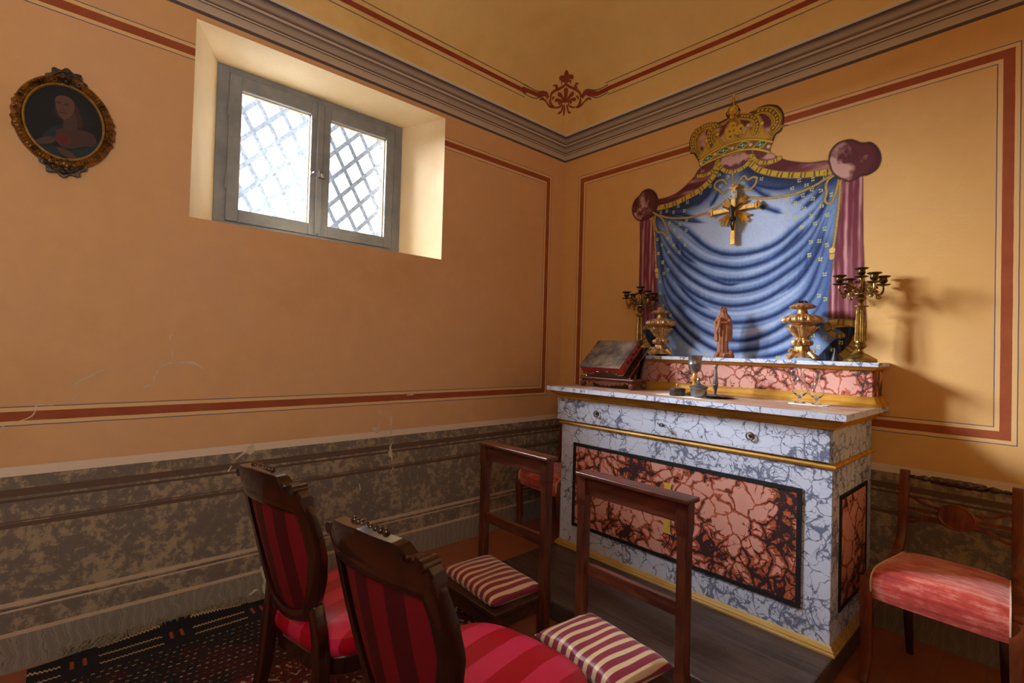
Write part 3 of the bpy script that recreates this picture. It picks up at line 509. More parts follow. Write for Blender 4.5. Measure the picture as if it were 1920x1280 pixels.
mb.box(W, W + 0.2, -Dp - 0.2, RY0, -0.1, 4.2).box(W, W + 0.2, RY1, 0.0, -0.1, 4.2).box(W, W + 0.2, RY0, RY1, -0.1, RZ0).box(W, W + 0.2, RY0, RY1, RZ1, 4.2)
struct('wall_right', mb, mat['wall_other'])
mb = MB().box(W + 0.06, W + 0.11, RY0, RY0 + 0.07, RZ0, RZ1).box(W + 0.06, W + 0.11, RY1 - 0.07, RY1, RZ0, RZ1).box(W + 0.06, W + 0.11, RY0, RY1, RZ1 - 0.07, RZ1).box(W + 0.06, W + 0.11, RY0, RY1, RZ0, RZ0 + 0.07)
mb.box(W + 0.06, W + 0.11, (RY0 + RY1)/2 - 0.04, (RY0 + RY1)/2 + 0.04, RZ0, RZ1); struct('added_fill_window', mb, mat['window_paint'])  # frame of the added window, out of view
struct('wall_back', MB().box(-0.52, W + 0.2, -Dp - 0.2, -Dp, -0.1, 4.2), mat['wall_other'])

# vault: a cloister vault rising from the painted cornice, its corner creases softening upwards
def vs_(d):
    d = min(max(d, 0), 1.45); return 0.75*math.sqrt(max(0, 1 - (1 - d/1.45)**2))
def vault_z(x, y):
    a, b_ = vs_(min(x, W - x)), vs_(min(-y, y + Dp)); k = 0.22
    h = max(k - abs(a - b_), 0)/k; return ZS + min(a, b_) - h*h*k*.25*min(1, min(a, b_)/.25)
def axis_pts(L):
    q = [1.45*(1 - math.cos(PI/2*i/26)) for i in range(27)]; q = sorted(set([round(v, 5) for v in q]))
    h = [v for v in q if v < L/2]; return h + ([L/2] if L/2 > h[-1] + .01 else []) + [L - v for v in reversed(h)]
xs = axis_pts(W); yy = axis_pts(Dp); mb = MB()
vs = [(x, -y, vault_z(x, -y)) for y in yy for x in xs]; nx = len(xs)
mb.add(vs, [(j*nx + i, j*nx + i + 1, (j + 1)*nx + i + 1, (j + 1)*nx + i) for j in range(len(yy) - 1) for i in range(nx - 1)])
# roof slab above keeps the daylight out
mb.m = 1; mb.box(-0.52, W + 0.2, -Dp - 0.2, 0.25, 4.2, 4.3)
def on_vault(a, z, off=0.0025):
    """point of the vault at lateral offset a from the corner diagonal and height z"""
    lo, hi = abs(a)/2**.5, abs(a)/2**.5 + 2.5
    def P(t): return t + a/2**.5, -t + a/2**.5
    for _ in range(28):
        m_ = (lo + hi)/2; x, y = P(m_)
        if vault_z(x, y) > z: hi = m_
        else: lo = m_
    x, y = P(hi); return (x + off, y - off, z - off*0.4)
def on_side(side, s_, z, off=0.0025):
    lo, hi = 0.0, 1.4
    for _ in range(26):
        m_ = (lo + hi)/2
        if ZS + vs_(m_) > z: hi = m_
        else: lo = m_
    return (hi + off, -s_, z - off*.3) if side == 'l' else (s_, -hi - off, z - off*.3)
# the red band and its two thin lines run round the vault's foot
for side, s0, s1, zc, zn in (('l', 0.505, 4.5, 3.333, 3.337), ('f', 0.455, 3.2, 3.352, 3.373)):
    for off, wd, mi in ((0, 0.026, 2), (0.037, 0.004, 3), (-0.037, 0.004, 3)):
        mb.m = mi; n = 24; q = []
        for i in range(n + 1):
            s_ = s0 + (s1 - s0)*i/n; z = zn + (zc - zn)*min(1, (s_ - s0)/1.0) + off
            q += [on_side(side, s_, z - wd/2), on_side(side, s_, z + wd/2)]
        mb.add(q, [(2*i, 2*i+1, 2*i+3, 2*i+2) for i in range(n)])
struct('ceiling', mb, [mat['vault'], mat['wall_other'], mat['red_paint'], mat['blue_line']], smooth=True, ang=0.9)
# painted palmette ornament in the vault's corner
mb = MB(); sc_ = BK['ornscale']
for w_, kind, pts in BK['orn']:
    p = catmull(mm(pts), 7) if len(pts) > 2 else catmull(mm([pts[0], [(pts[0][0] + pts[1][0])/2, (pts[0][1] + pts[1][1])/2], pts[1]]), 5); n = len(p); q = []
    mb.m = 1 if w_ == 14 else 0
    for i, (a, z) in enumerate(p):
        u = i/(n - 1.0); a0, z0 = p[max(i - 1, 0)]; a1, z1 = p[min(i + 1, n - 1)]; dx, dz = a1 - a0, z1 - z0; l = math.hypot(dx, dz) or 1
        k = {0: 1.0, 1: 0.25 + 0.75*math.sin(PI*u), 2: math.sqrt(max(0.02, 1 - (1 - min(1, u*4))**2))*(1 - 0.62*u), 3: 0.5 + 0.5*math.sin(PI*u), 4: math.sin(PI*min(1, u*1.25 + 0.04))*0.75 + 0.12}[kind]*w_*sc_/2
        k = max(k, 0.0008)
        q += [on_vault(a - dz/l*k, z + dx/l*k, 0.0034), on_vault(a, z, 0.0038), on_vault(a + dz/l*k, z - dx/l*k, 0.0034)]
    mb.add(q, [(3*i, 3*i+1, 3*i+4, 3*i+3) for i in range(n - 1)] + [(3*i+1, 3*i+2, 3*i+5, 3*i+4) for i in range(n - 1)])
o = mb.build('painted_ornament', [mat['red_paint'], mat['blue_line']], smooth=False)
tag(o, 'red painted palmette and scroll ornament in the corner of the vault', 'ornament')

# ------------------------------------------------------------------ window
win = thing('window_1', kind='structure', label=None, cat=None, loc=(0, 0, 0))
XF = -0.345
mb = MB()
for a, b_, c0, c1 in ((YI0, YI0 + 0.062, Z0, Z1), (YI1 - 0.06, YI1, Z0, Z1), (YI0 + 0.06, YI1 - 0.06, 2.865, Z1), (YI0 + 0.06, YI1 - 0.06, Z0, 2.03)):
    mb.box(XF - 0.05, XF, a, b_, c0, c1)
mb.build('frame', mat['window_paint'], win, smooth=False, bevel=0.004)
def sash(y0, y1, gy0, gy1, gz0=2.103, gz1=2.785):
    mb = MB(); x0, x1 = XF - 0.035, XF + 0.012; z0, z1 = 2.032, 2.862
    mb.box(x0, x1, y0, gy0, z0, z1).box(x0, x1, gy1, y1, z0, z1).box(x0, x1, gy0, gy1, gz1, z1).box(x0, x1, gy0, gy1, z0, gz0)
    s_ = mb.build('sash', mat['window_paint'], win, smooth=False, bevel=0.004)
    pb = MB(); r = 0.006
    pb.box(x0 + 0.01, x0 + 0.022, gy0, gy0 + r, gz0, gz1).box(x0 + 0.01, x0 + 0.022, gy1 - r, gy1, gz0, gz1).box(x0 + 0.01, x0 + 0.022, gy0, gy1, gz1 - r, gz1)
    pb.build('glazing_putty', mat['putty'], s_, smooth=False)
    MB().add([(x0 + 0.006, gy0, gz0), (x0 + 0.006, gy1, gz0), (x0 + 0.006, gy1, gz1), (x0 + 0.006, gy0, gz1)], [(0, 1, 2, 3)]).build('glass_pane', mat['pane'], s_, smooth=False)
    return s_
sL = sash(-2.442, -1.930, -2.378, -1.985); sR = sash(-1.926, -1.412, -1.862, -1.472)
MB().box(XF + 0.012, XF + 0.030, -1.951, -1.912, 2.04, 2.857).build('centre_strip', mat['window_paint'], win, smooth=False, bevel=0.005)
mb = MB(); mb.box(XF + 0.012, XF + 0.022, -1.985, -1.935, 2.40, 2.424).tube([(XF + 0.02, -1.975, 2.412), (XF + 0.05, -1.972, 2.412), (XF + 0.055, -1.945, 2.43), (XF + 0.055, -1.94, 2.39)], 0.006, 8)
mb.build('latch', mat['pewter'], win); 
mb = MB(); mb.box(XF + 0.03, XF + 0.04, -1.945, -1.90, 2.385, 2.425).sphere((XF + 0.045, -1.92, 2.405), 0.014).build('catch', mat['pewter'], win)
for y_ in (-2.444, -1.409):
    for z_ in (2.25, 2.66):
        MB().at((XF + 0.014, y_, z_)).lathe([(0.006, -0.04), (0.006, 0.04)], 10).build('hinge', mat['window_paint'], win)
# steel lattice outside the panes, crossed flat bars
mb = MB(); cy, cz = -2.131, 2.612; va = (0.0605, -0.1065); vb = (0.0835, 0.0875)
def clipbar(py, pz, dy, dz):
    t0, t1 = -60, 60
    for p_, d_, lo, hi in ((py, dy, YI0, YI1), (pz, dz, Z0, Z1)):
        a, b_ = (lo - p_)/d_, (hi - p_)/d_; t0 = max(t0, min(a, b_)); t1 = min(t1, max(a, b_))
    return t0, t1
for k in range(-14, 15):
    for i, ((sy, sz), (dy, dz)) in enumerate(((vb, va), (va, vb))):
        py, pz = cy + k*sy, cz + k*sz; t0, t1 = clipbar(py, pz, dy, dz)
        if t1 - t0 < 0.15: continue
        l = math.hypot(dy, dz); nyy, nzz = -dz/l*0.0135, dy/l*0.0135; x0 = -0.50 + i*0.0045
        P0 = (py + t0*dy, pz + t0*dz); P1 = (py + t1*dy, pz + t1*dz)
        q = [(x, a + sgn*nyy, b_ + sgn*nzz) for x in (x0, x0 + 0.004) for (a, b_), sgn in ((P0, 1), (P0, -1), (P1, -1), (P1, 1))]
        mb.add(q, [(0, 3, 2, 1), (4, 5, 6, 7), (0, 1, 5, 4), (1, 2, 6, 5), (2, 3, 7, 6), (3, 0, 4, 7)])
mb.build('lattice_grille', mat['lattice'], win, smooth=False)

# ------------------------------------------------------------------ mural on the altar wall
cv = Canvas(0.66, 2.22, 1.318, 3.01, 0.0026)
nA = cv.noise(0.05, 0.05, 3, 1); nB = cv.noise(0.012, 0.10, 2, 2); nC = cv.noise(0.30, 0.30, 3, 3); nD = cv.noise(0.008, 0.008, 2, 4)
full = (slice(None), slice(None))
def shade(w, c0, c1, t): t = np.clip(t, 0, 1)[..., None]; return np.array(c0, float)*(1 - t) + np.array(c1, float)*t
LT, MD, DK = (180, 200, 234), (66, 106, 172), (32, 56, 112)
# blue cloth
xc = 1.47; side = np.clip((np.abs(cv.X - xc) - 0.24)/0.36, 0, 1); topd = np.clip((cv.Z - (2.30 - 0.0*cv.X))/0.25, 0, 1)
w, a = cv.fill(mm(BK['blue']), lambda X, Z, w_: shade(w_, LT, MD, 0.80*side[w_]**1.2 + 0.65*topd[w_] + 0.10*(nA[w_] - .5)))
clip = np.zeros_like(cv.A); clip[w] = a
folds = [mm(q) for q in BK['fold']]
def resamp(q, n=9):
    a = np.array(catmull(q, 6)); d = np.concatenate([[0], np.cumsum(np.hypot(*np.diff(a, axis=0).T))]); u = np.linspace(0, d[-1], n)
    return np.stack([np.interp(u, d, a[:, 0]), np.interp(u, d, a[:, 1])], 1)
for k in range(7):
    for f_ in (0.36, 0.68):
        f2 = f_ + random.uniform(-.08, .08); q = resamp(folds[k])*(1 - f2) + resamp(folds[k + 1])*f2; i0 = random.choice((0, 0, 1, 3)); i1 = random.choice((9, 9, 8, 6))
        cv.stroke([tuple(v_) for v_ in q[i0:i1]], 0.020, (64, 104, 176), 0.60, gauss=True, taper=0.3, clip=clip)
for k, q in enumerate(folds):
    big = k < 9; wd = 0.050 if big else 0.040
    up = [(x, z + 0.030) for x, z in q]
    cv.stroke(up, wd*1.1, (206, 220, 246), 0.45, gauss=True, taper=0.3, clip=clip)
for k, q in enumerate(folds):
    big = k < 9; wd = 0.046 if big else 0.034
    cv.stroke(q, wd, lambda S, Q, D, w_: shade(w_, (84, 122, 186), (34, 64, 124), side[w_]*1.1 + 0.25 + (nB[w_] - .5)*.8), 0.85, gauss=True, taper=0.22, clip=clip)
    cv.stroke([(x, z - 0.006) for x, z in q], wd*0.46, (18, 36, 84), 0.92, gauss=True, taper=0.28, clip=clip)
# darker beneath the swags and beside the columns
for key, ww in (('frL', 0.16), ('frR', 0.16)):
    cv.stroke([(x, z - 0.02) for x, z in mm(BK[key])], ww, (20, 34, 76), 0.95, gauss=True, clip=clip)
cv.stroke(mm(BK['blue'])[-3:] + mm(BK['blue'])[:1], 0.08, (36, 60, 118), 0.6, gauss=True, clip=clip)
rr_ = mm(BK['colR'])[-7:]; cv.stroke(rr_, 0.10, (40, 66, 126), 0.6, gauss=True, clip=clip)
cv.C[w] += (nD[w] - 0.5)[..., None]*16
# curls at the foot
for key in ('curlRd', 'curlLd'):
    cv.fill(mm(BK[key]), lambda X, Z, w_: shade(w_, (18, 20, 38), (70, 84, 120), (nB[w_] - .45)*2.2))
def starflower(c):
    r = 0.0078
    for k in range(4):
        an = PI/4 + k*PI/2 + random.uniform(-.3, .3); cv.dot((c[0] + math.cos(an)*r, c[1] + math.sin(an)*r*1.1), 0.0043, (206, 208, 122))
for c_ in mm(BK['flow']): starflower(c_)
# maroon columns of drapery
def colpaint(X, Z, w_):
    st = 0.5 + 0.28*np.sin(X*210 + 1.5*np.sin(Z*4)) + 0.25*np.sin(X*95 + 2 + 1.2*np.sin(Z*3 + 1)) + (nB[w_] - .5)*0.7
    k = shade(w_, (116, 48, 62), (212, 156, 162), (st - 0.38)*1.3); foot = np.clip((1.62 - Z)/0.14, 0, 1)[..., None]
    return k*(1 - 0.6*foot) + np.array((70, 34, 36))*0.6*foot
for key in ('colL', 'colR'): cv.fill(mm(BK[key]), colpaint, smooth=False)
def fringe(pts, width, tick=0.022, dark=(112, 84, 22), y0=(214, 184, 66)):
    def c(S, Q, D, w_):
        ph = (S/tick + nA[w_]*0.8) % 1.0; t_ = ((ph < 0.40) & (np.floor(S/tick*1.0) % 3 != 1))*0.95 + ((S/0.005) % 1 < 0.35)*0.28
        k = shade(w_, y0, dark, t_ + (nA[w_] - .5)*.5); ed = (np.abs(D) > width*0.40)[..., None]
        return np.where(ed, np.array((150, 118, 34), float), k)
    return cv.stroke(pts, width, c)
for key in ('curlRf', 'curlRf2', 'curlRf3', 'curlLf', 'curlLf2'): fringe(mm(BK[key]), 0.038 if 'f2' not in key else 0.028, y0=(196, 156, 74))
# swags
def velvet(X, Z, w_): return shade(w_, (96, 34, 42), (196, 142, 140), (cv.noise(0.16, 0.035, 3, 8)[w_] - 0.47)*2.6)
for key in ('swagL', 'swagR'):
    w_, a_ = cv.fill(mm(BK[key]), velvet); cv.stroke(mm(BK[key]) + mm(BK[key])[:1], 0.008, (70, 26, 34), 0.6)
for key in ('frL', 'frR'): fringe(mm(BK[key]), 0.038)
def blotch(s_, lo=0.42):
    nn = cv.noise(0.055, 0.055, 4, s_)
    return lambda X, Z, w_: shade(w_, (112, 52, 58), (204, 160, 152), (nn[w_] - lo - .03)*6)
for key, fr, sd in (('scL', 'scLf', 21), ('scR', 'scRf', 22), ('scC', 'scCf', 23)):
    cv.fill(mm(BK[key]), blotch(sd)); fringe(mm(BK[fr]), 0.026, 0.018)
# knots of drapery
for key, sd in (('knotL', 31), ('knotR', 32)):
    P = mm(BK[key]); cxk = sum(q[0] for q in P)/len(P); czk = sum(q[1] for q in P)/len(P); rk = max(q[0] for q in P) - cxk
    nn = cv.noise(0.045, 0.05, 5, sd)*0.6 + cv.noise(0.13, 0.13, 2, sd + 5)*0.4
    def kp(X, Z, w_):
        rad = np.hypot(X - cxk + 0.02, Z - czk)/rk; k = shade(w_, (96, 42, 46), (206, 166, 156), (nn[w_] - 0.42 - 0.16*np.clip(rad - 0.4, 0, 1) - 0.12*(X - cxk)/rk)*6.5)
        e_ = np.clip((rad - 0.86)/0.2, 0, 1)[..., None]; return k*(1 - .5*e_) + np.array((62, 26, 34))*.5*e_
    cv.fill(P, kp); cv.stroke(P + P[:1], 0.010, (72, 28, 36), 0.8, smooth=True)
# ropes and tassels
def rope(pts, wd=0.0125):
    def c(S, Q, D, w_):
        ph = ((S + Q*1.2)/0.011) % 1.0; return shade(w_, (226, 190, 92), (104, 74, 26), (ph < 0.33)*0.9 + np.abs(D)/wd*0.6)
    cv.stroke(pts, wd + 0.004, (70, 60, 50), 0.5); cv.stroke(pts, wd, c)
for q in BK['ropes']: rope(mm(q))
for a_, b_ in ((0, 1), (2, 3)):
    p0, p1 = mm(BK['tass'])[a_], mm(BK['tass'])[b_]; cv.stroke([p0, p1], 0.024, (214, 178, 96), smooth=False); cv.dot(p0, 0.015, (230, 200, 110)); cv.stroke([(p0[0] - .01, p0[1] - .018), (p0[0] + .01, p0[1] - .018)], 0.004, (110, 80, 40), smooth=False)
# crown
GD, GL, GK = (176, 134, 40), (226, 190, 70), (84, 62, 26)
nG = cv.noise(0.02, 0.02, 3, 41)
cv.fill(mm(BK['crown']), lambda X, Z, w_: shade(w_, GD, (132, 98, 34), (nG[w_] - .35)*2.2)); cr = mm(BK['crown']); cv.stroke(cr + cr[:1], 0.011, (64, 50, 30), 0.95)
for k, q in enumerate(BK['cpanels']):
    cv.fill(mm(q), blotch(50 + k, 0.45)); P = mm(q); cv.stroke(P + P[:1], 0.010, GL); cv.stroke(P + P[:1], 0.0035, GK, 0.8)
for q in BK['carch']:
    P = catmull(mm(q), 6); cv.stroke(P, 0.030, (118, 88, 30), smooth=False); acc = 0; last = P[0]
    for a_ in P:
        acc += math.hypot(a_[0] - last[0], a_[1] - last[1]); last = a_
        if acc > 0.017: acc = 0; cv.dot(a_, 0.0072, (232, 198, 84)); cv.dot((a_[0] + .003, a_[1] - .003), 0.003, (130, 96, 36))
    for sg in (0.015, -0.015):
        off = [(a_[0] + sg*(b_[1] - a_[1])/(math.hypot(b_[0] - a_[0], b_[1] - a_[1]) or 1), a_[1] - sg*(b_[0] - a_[0])/(math.hypot(b_[0] - a_[0], b_[1] - a_[1]) or 1)) for a_, b_ in zip(P[:-1], P[1:])]
        cv.stroke(off, 0.005, GL, smooth=False)
ct, cb = mm(BK['ctop']), mm(BK['cbot'])
band = catmull(ct, 5) + list(reversed(catmull(cb, 5)))
# pointed leaves above the band
for c_ in mm(BK['cpts']):
    zb = np.interp(c_[0], [q[0] for q in ct], [q[1] for q in ct]); tri = [(c_[0] - .055, zb), (c_[0] - .018, zb + (c_[1] - zb)*.45), (c_[0], c_[1]), (c_[0] + .018, zb + (c_[1] - zb)*.45), (c_[0] + .055, zb)]
    cv.fill(tri, (206, 164, 56), smooth=False); cv.stroke(tri, 0.006, GL, smooth=False); cv.stroke([(q[0], q[1] - .004) for q in tri], 0.003, GK, 0.7, smooth=False)
    cv.dot((c_[0], c_[1] + .006), 0.0135, GK); cv.dot((c_[0], c_[1] + .006), 0.0115, (234, 200, 84))
cv.fill(band, lambda X, Z, w_: shade(w_, (164, 126, 60), (104, 82, 56), (X - 1.25)*1.6 + (nG[w_] - .5)), smooth=False)
for P, o_ in ((ct, 0), (cb, 0)):
    cv.stroke(P, 0.016, GK); cv.stroke(P, 0.011, GL)
for c_ in mm(BK['cgem']):
    d_ = [(c_[0] - .044, c_[1] - .008), (c_[0], c_[1] + .024), (c_[0] + .044, c_[1] + .008), (c_[0], c_[1] - .024)]
    cv.fill(d_, (52, 100, 76), smooth=False); cv.stroke(d_ + d_[:1], 0.006, GL, smooth=False); cv.stroke([(c_[0] - .016, c_[1]), (c_[0] + .016, c_[1])], 0.006, (170, 214, 186), smooth=False); cv.stroke([(c_[0], c_[1] - .014), (c_[0], c_[1] + .014)], 0.005, (196, 226, 204), smooth=False)
for c_ in mm(BK['cpearl']): cv.dot(c_, 0.0125, (120, 84, 66)); cv.dot(c_, 0.011, (222, 188, 170)); cv.dot((c_[0] - .003, c_[1] + .003), 0.004, (250, 236, 226))
co_ = mm(BK['corb'])
for c_, r_ in ((co_[1], .015), (co_[2], .013), (co_[3], .013), (co_[0], .030)): cv.dot(c_, r_ + .004, GK); cv.dot(c_, r_, (212, 166, 52)); cv.dot((c_[0] - r_*.3, c_[1] + r_*.3), r_*.35, (244, 216, 110))
for q in BK['ccross']: cv.stroke(mm(q), 0.013, GK, smooth=False); cv.stroke(mm(q), 0.009, (222, 184, 64), smooth=False)
for q in BK['ccross']:
    for c_ in mm(q): cv.dot(c_, 0.010, (224, 186, 66))
for c_ in mm(BK['cfleur']): cv.dot(c_, 0.024, (226, 186, 62)); cv.dot((c_[0] + .006, c_[1] - .006), 0.008, (120, 88, 30))
for q in BK['cside']: cv.stroke(mm(q), 0.020, (200, 160, 56), taper=0.4); cv.stroke(mm(q), 0.006, GK, 0.7, taper=0.4)
o = cv.mesh('wall_painting', mat['mural'], lambda X, Z: np.stack([X, np.full_like(X, -0.0015), Z], 1))
tag(o, 'painted blue starred drapery with maroon side curtains and gold crown on the altar wall', 'mural')

# ------------------------------------------------------------------ oval portrait on the left wall
PC = (-3.1165, 2.245)
pic = thing('framed_portrait', 'oval oil portrait of a person in a dark gilded frame, hanging left of the window', 'painting', (0.0, PC[0], PC[1]))
pv = Canvas(-0.14, 0.14, -0.17, 0.17, 0.0016); rel = lambda q: [(a - PC[0], b_ - PC[1]) for a, b_ in mm(q)]
oval = [(0.128*math.cos(2*PI*k/48), 0.158*math.sin(2*PI*k/48)) for k in range(48)]
pn = pv.noise(0.05, 0.05, 3, 3)
pv.fill(oval, lambda X, Z, w_: shade(w_, (14, 14, 18), (50, 42, 36), np.clip(0.7 - np.hypot(X - .03, Z - .03)/.12, 0, 1) + (pn[w_] - .5)*.3), smooth=False)
keep = pv.A.copy() > 0.3; pf = BK['pfeat']
hh = rel(pf['hair']); hxx = sum(q[0] for q in rel(pf['face']))/10 + .008; hzz = sum(q[1] for q in rel(pf['face']))/10
pv.fill([(hxx + .036*math.cos(2*PI*k/20)*(1.0 if math.sin(2*PI*k/20) > 0 else 1.15), hzz + .048*math.sin(2*PI*k/20) - .006) for k in range(20)], (78, 42, 27))
pv.fill([(hxx + .012, hzz + .02), (hxx + .036, hzz), (hxx + .052, hzz - .05), (hxx + .045, hzz - .075), (hxx + .02, hzz - .05)], (78, 42, 27))
pv.fill(rel(pf['robeL']), (26, 52, 66)); pv.fill(rel(pf['robeR']), (24, 58, 70)); pv.fill(rel(pf['chest']), (92, 60, 48)); pv.fill(rel(pf['neck']), (98, 64, 50))
pv.fill(rel(pf['face']), (128, 90, 70)); pv.fill(rel(pf['arm']), (104, 70, 54)); pv.fill(rel(pf['hand2']), (108, 74, 58))
fc_ = rel(pf['face']); fx = sum(q[0] for q in fc_)/len(fc_) - 0.004; fz = sum(q[1] for q in fc_)/len(fc_)
for dx in (-.013, .011): pv.stroke([(fx + dx - .006, fz + .010), (fx + dx, fz + .0125), (fx + dx + .006, fz + .010)], .004, (60, 36, 30)); pv.stroke([(fx + dx - .007, fz + .017), (fx + dx + .007, fz + .018)], .0025, (70, 44, 36), smooth=False)
pv.stroke([(fx - .001, fz + .012), (fx - .004, fz - .002), (fx + .001, fz - .005)], .003, (104, 66, 50)); pv.stroke([(fx - .009, fz - .015), (fx, fz - .0135), (fx + .009, fz - .015)], .004, (118, 54, 46)); pv.stroke([(fx - .010, fz - .026), (fx + .012, fz - .024)], .006, (70, 42, 32), 0.7, smooth=False)
hp = rel(pf['heart']); hx = sum(q[0] for q in hp)/len(hp); hz = sum(q[1] for q in hp)/len(hp)
pv.dot((hx, hz), .026, (112, 54, 40)); pv.fill(hp, (124, 24, 26))
pv.C *= 0.74
pv.mesh('canvas', mat['portrait'], lambda X, Z: np.stack([np.full_like(X, 0.012), X, Z], 1), parent=pic, keep=keep)
def oring(ax_, az_, prof, seg=96, mod=None):
    """oval ring: prof = list of (outward offset, height from wall)"""
    rings = []
    for k in range(seg):
        a = 2*PI*k/seg; ca, sa = math.cos(a), math.sin(a); ring = []
        for i, (off, h) in enumerate(prof):
            m_ = mod(a, i) if mod else (0, 0)
            ring.append((h + m_[1], (ax_ + off + m_[0])*ca, (az_ + off + m_[0])*sa))
        rings.append(ring)
    m = MB(); n = len(prof); vs = [p for r_ in rings for p in r_]
    return m.add(vs, [(k*n + i, ((k + 1) % seg)*n + i, ((k + 1) % seg)*n + (i + 1) % n, k*n + (i + 1) % n) for k in range(seg) for i in range(n)])
oring(0.120, 0.150, [(0.0, 0.0), (0.0, 0.020), (0.004, 0.026), (0.009, 0.020), (0.009, 0.0)]).build('inner_rim', mat['gold'], pic)
def carve(a, i):
    zone = abs(((a/(PI/2)) + 0.5) % 1 - 0.5)     # 0 on the axes, 0.5 on the diagonals
    if 1 <= i <= 4:
        if zone > 0.22: return (0.0, 0.003*math.cos(a*110))
        return (0.0025*math.sin(a*37) + 0.003, 0.004*math.sin(a*53 + i) + 0.003)
    return (0, 0)
oring(0.129, 0.159, [(0.0, 0.0), (0.002, 0.022), (0.014, 0.034), (0.023, 0.032), (0.030, 0.018), (0.031, 0.0)], 300, carve).build('carved_frame', [mottled('dark gilt carving', (52, 36, 22), (176, 124, 52), 26, 0.35, 0.5, bstr=0.7, bscale=60, bdist=0.004)], pic)
for zc, nm, h_, w_ in ((0.188, 'crest', 0.080, 0.062), (-0.190, 'pendant', -0.080, 0.070)):
    mb = MB(); sg = 1 if h_ > 0 else -1; n = 40; out = []
    for k in range(n + 1):
        u = k/n*PI; r_ = 1 + 0.10*math.sin(u*9); out.append((w_*math.cos(u)*r_, zc - sg*0.03 + abs(h_)*sg*0.78*math.sin(u)**0.8*r_))
    mb.prism(out, 0.0, 0.022, 'yz')
    for k in range(26):
        u = random.random()*PI; q = random.random()**.5*0.8; mb.sphere((0.022, w_*math.cos(u)*q, zc - sg*0.03 + h_*0.78*math.sin(u)*q), random.uniform(.006, .013), 8, 6)
    mb.tube([(0.026, w_*.7*math.cos(u_), zc - sg*.02 + h_*.5*math.sin(u_)) for u_ in [PI*i/14 for i in range(15)]], 0.006, 8)
    mb.build(nm, mottled(nm + ' carving', (34, 30, 30), (92, 76, 54), 30, 0.4, 0.4, bstr=0.7, bdist=0.004), pic)

# ------------------------------------------------------------------ altar platform and altar
def mould(m, prof, x0, x1, y0, y1):
    """moulding round left side, front and right side; prof = (outward, z) closed section"""
    rings = []
    for (cx, cy, ox, oy) in ((x0, y1, -1, 0), (x0, y0, -1, -1), (x1, y0, 1, -1), (x1, y1, 1, 0)):
        rings.append([(cx + ox*o_, cy + oy*o_, z) for o_, z in prof])
    return m.loft(rings)
pl = MB().box(0.592, 2.188, -1.235, -0.004, 0.0, 0.098)
o = pl.build('altar_platform', mat['platform'], smooth=False, bevel=0.012, bseg=3)
tag(o, 'low worn dark wooden platform the altar stands on', 'platform')

AX, AY, AZ = 1.393, -0.33, 0.098
altar = thing('altar', 'painted altar in blue-veined white and pink marbling with yellow mouldings', 'altar', (AX, AY, AZ))
def AB(): return MB().at((-AX, -AY, -AZ))
X0, X1, YF, YB = 0.622, 2.165, -0.65, -0.004
AB().box(X0, X1, YF, YB, 0.098, 1.10).build('body', mat['marble'], altar, smooth=False, bevel=0.002)
m = AB(); mould(m, [(0.0, 0.098), (0.024, 0.098), (0.024, 0.106), (0.018, 0.109), (0.018, 0.117), (0.012, 0.120), (0.007, 0.130), (0.0, 0.133)], X0, X1, YF, YB); m.build('base_moulding', mat['giltpale'], altar, smooth=False)
m = AB(); m.box(0.598, 2.160, YF - 0.022, YF - 0.001, 0.905, 1.044); drawer = m.build('drawer', mat['marble'], altar, smooth=False, bevel=0.002)
for x_ in (0.923, 1.832):
    m = AB(); m.T = m.T @ Matrix.Translation((x_, YF - 0.024, 0.975)) @ Matrix.Rotation(PI/2, 4, 'X'); m.lathe([(0.007, -0.002), (0.009, 0.006), (0.0, 0.008)], 14)
    R = []
    for k in range(25):
        a = 2*PI*k/24; R.append((0.017*math.sin(a), -0.016 - 0.017*math.cos(a) + 0.014, 0.008))
    m.tube(R, 0.0035, 8, cap=False); m.build('ring_pull', mat['darkbrass'], drawer)
m = AB(); m.T = m.T @ Matrix.Translation((1.384, YF - 0.024, 0.966))
m.tube([(0, 0, 0), (0, -0.035, 0.002)], 0.003, 8); m.tube([(0.002 + 0.013*math.cos(a_*PI/6), -0.040, 0.003 + 0.009*math.sin(a_*PI/6)) for a_ in range(13)], 0.0025, 6, cap=False); m.tube([(-0.03, -0.03, 0.008), (0, -0.034, 0.0), (0.02, -0.03, -0.008)], 0.0024, 6)
m.build('key', mat['iron'], drawer)
m = AB(); mould(m, [(0.0, 0.874), (0.010, 0.877), (0.015, 0.886), (0.010, 0.895), (0.0, 0.898)], X0 - 0.001, X1 + 0.001, YF, YB); m.build('rail_moulding', mat['gilt'], altar, smooth=False)
m = AB(); mould(m, [(-0.02, 1.047), (0.014, 1.047), (0.014, 1.058), (0.026, 1.062), (0.036, 1.076), (0.048, 1.079), (0.054, 1.094), (-0.02, 1.094)], X0, X1, YF - 0.012, YB); m.build('cornice_moulding', mat['gilt'], altar, smooth=False)
m = AB(); m.box(0.560, 2.234, -0.742, YB, 1.0945, 1.1205)
m.m = 1; m.box(0.562, 2.232, -0.740, YB - .002, 1.1205, 1.1212); m.build('tabletop', [mat['marble'], mat['tableboards']], altar, smooth=False)
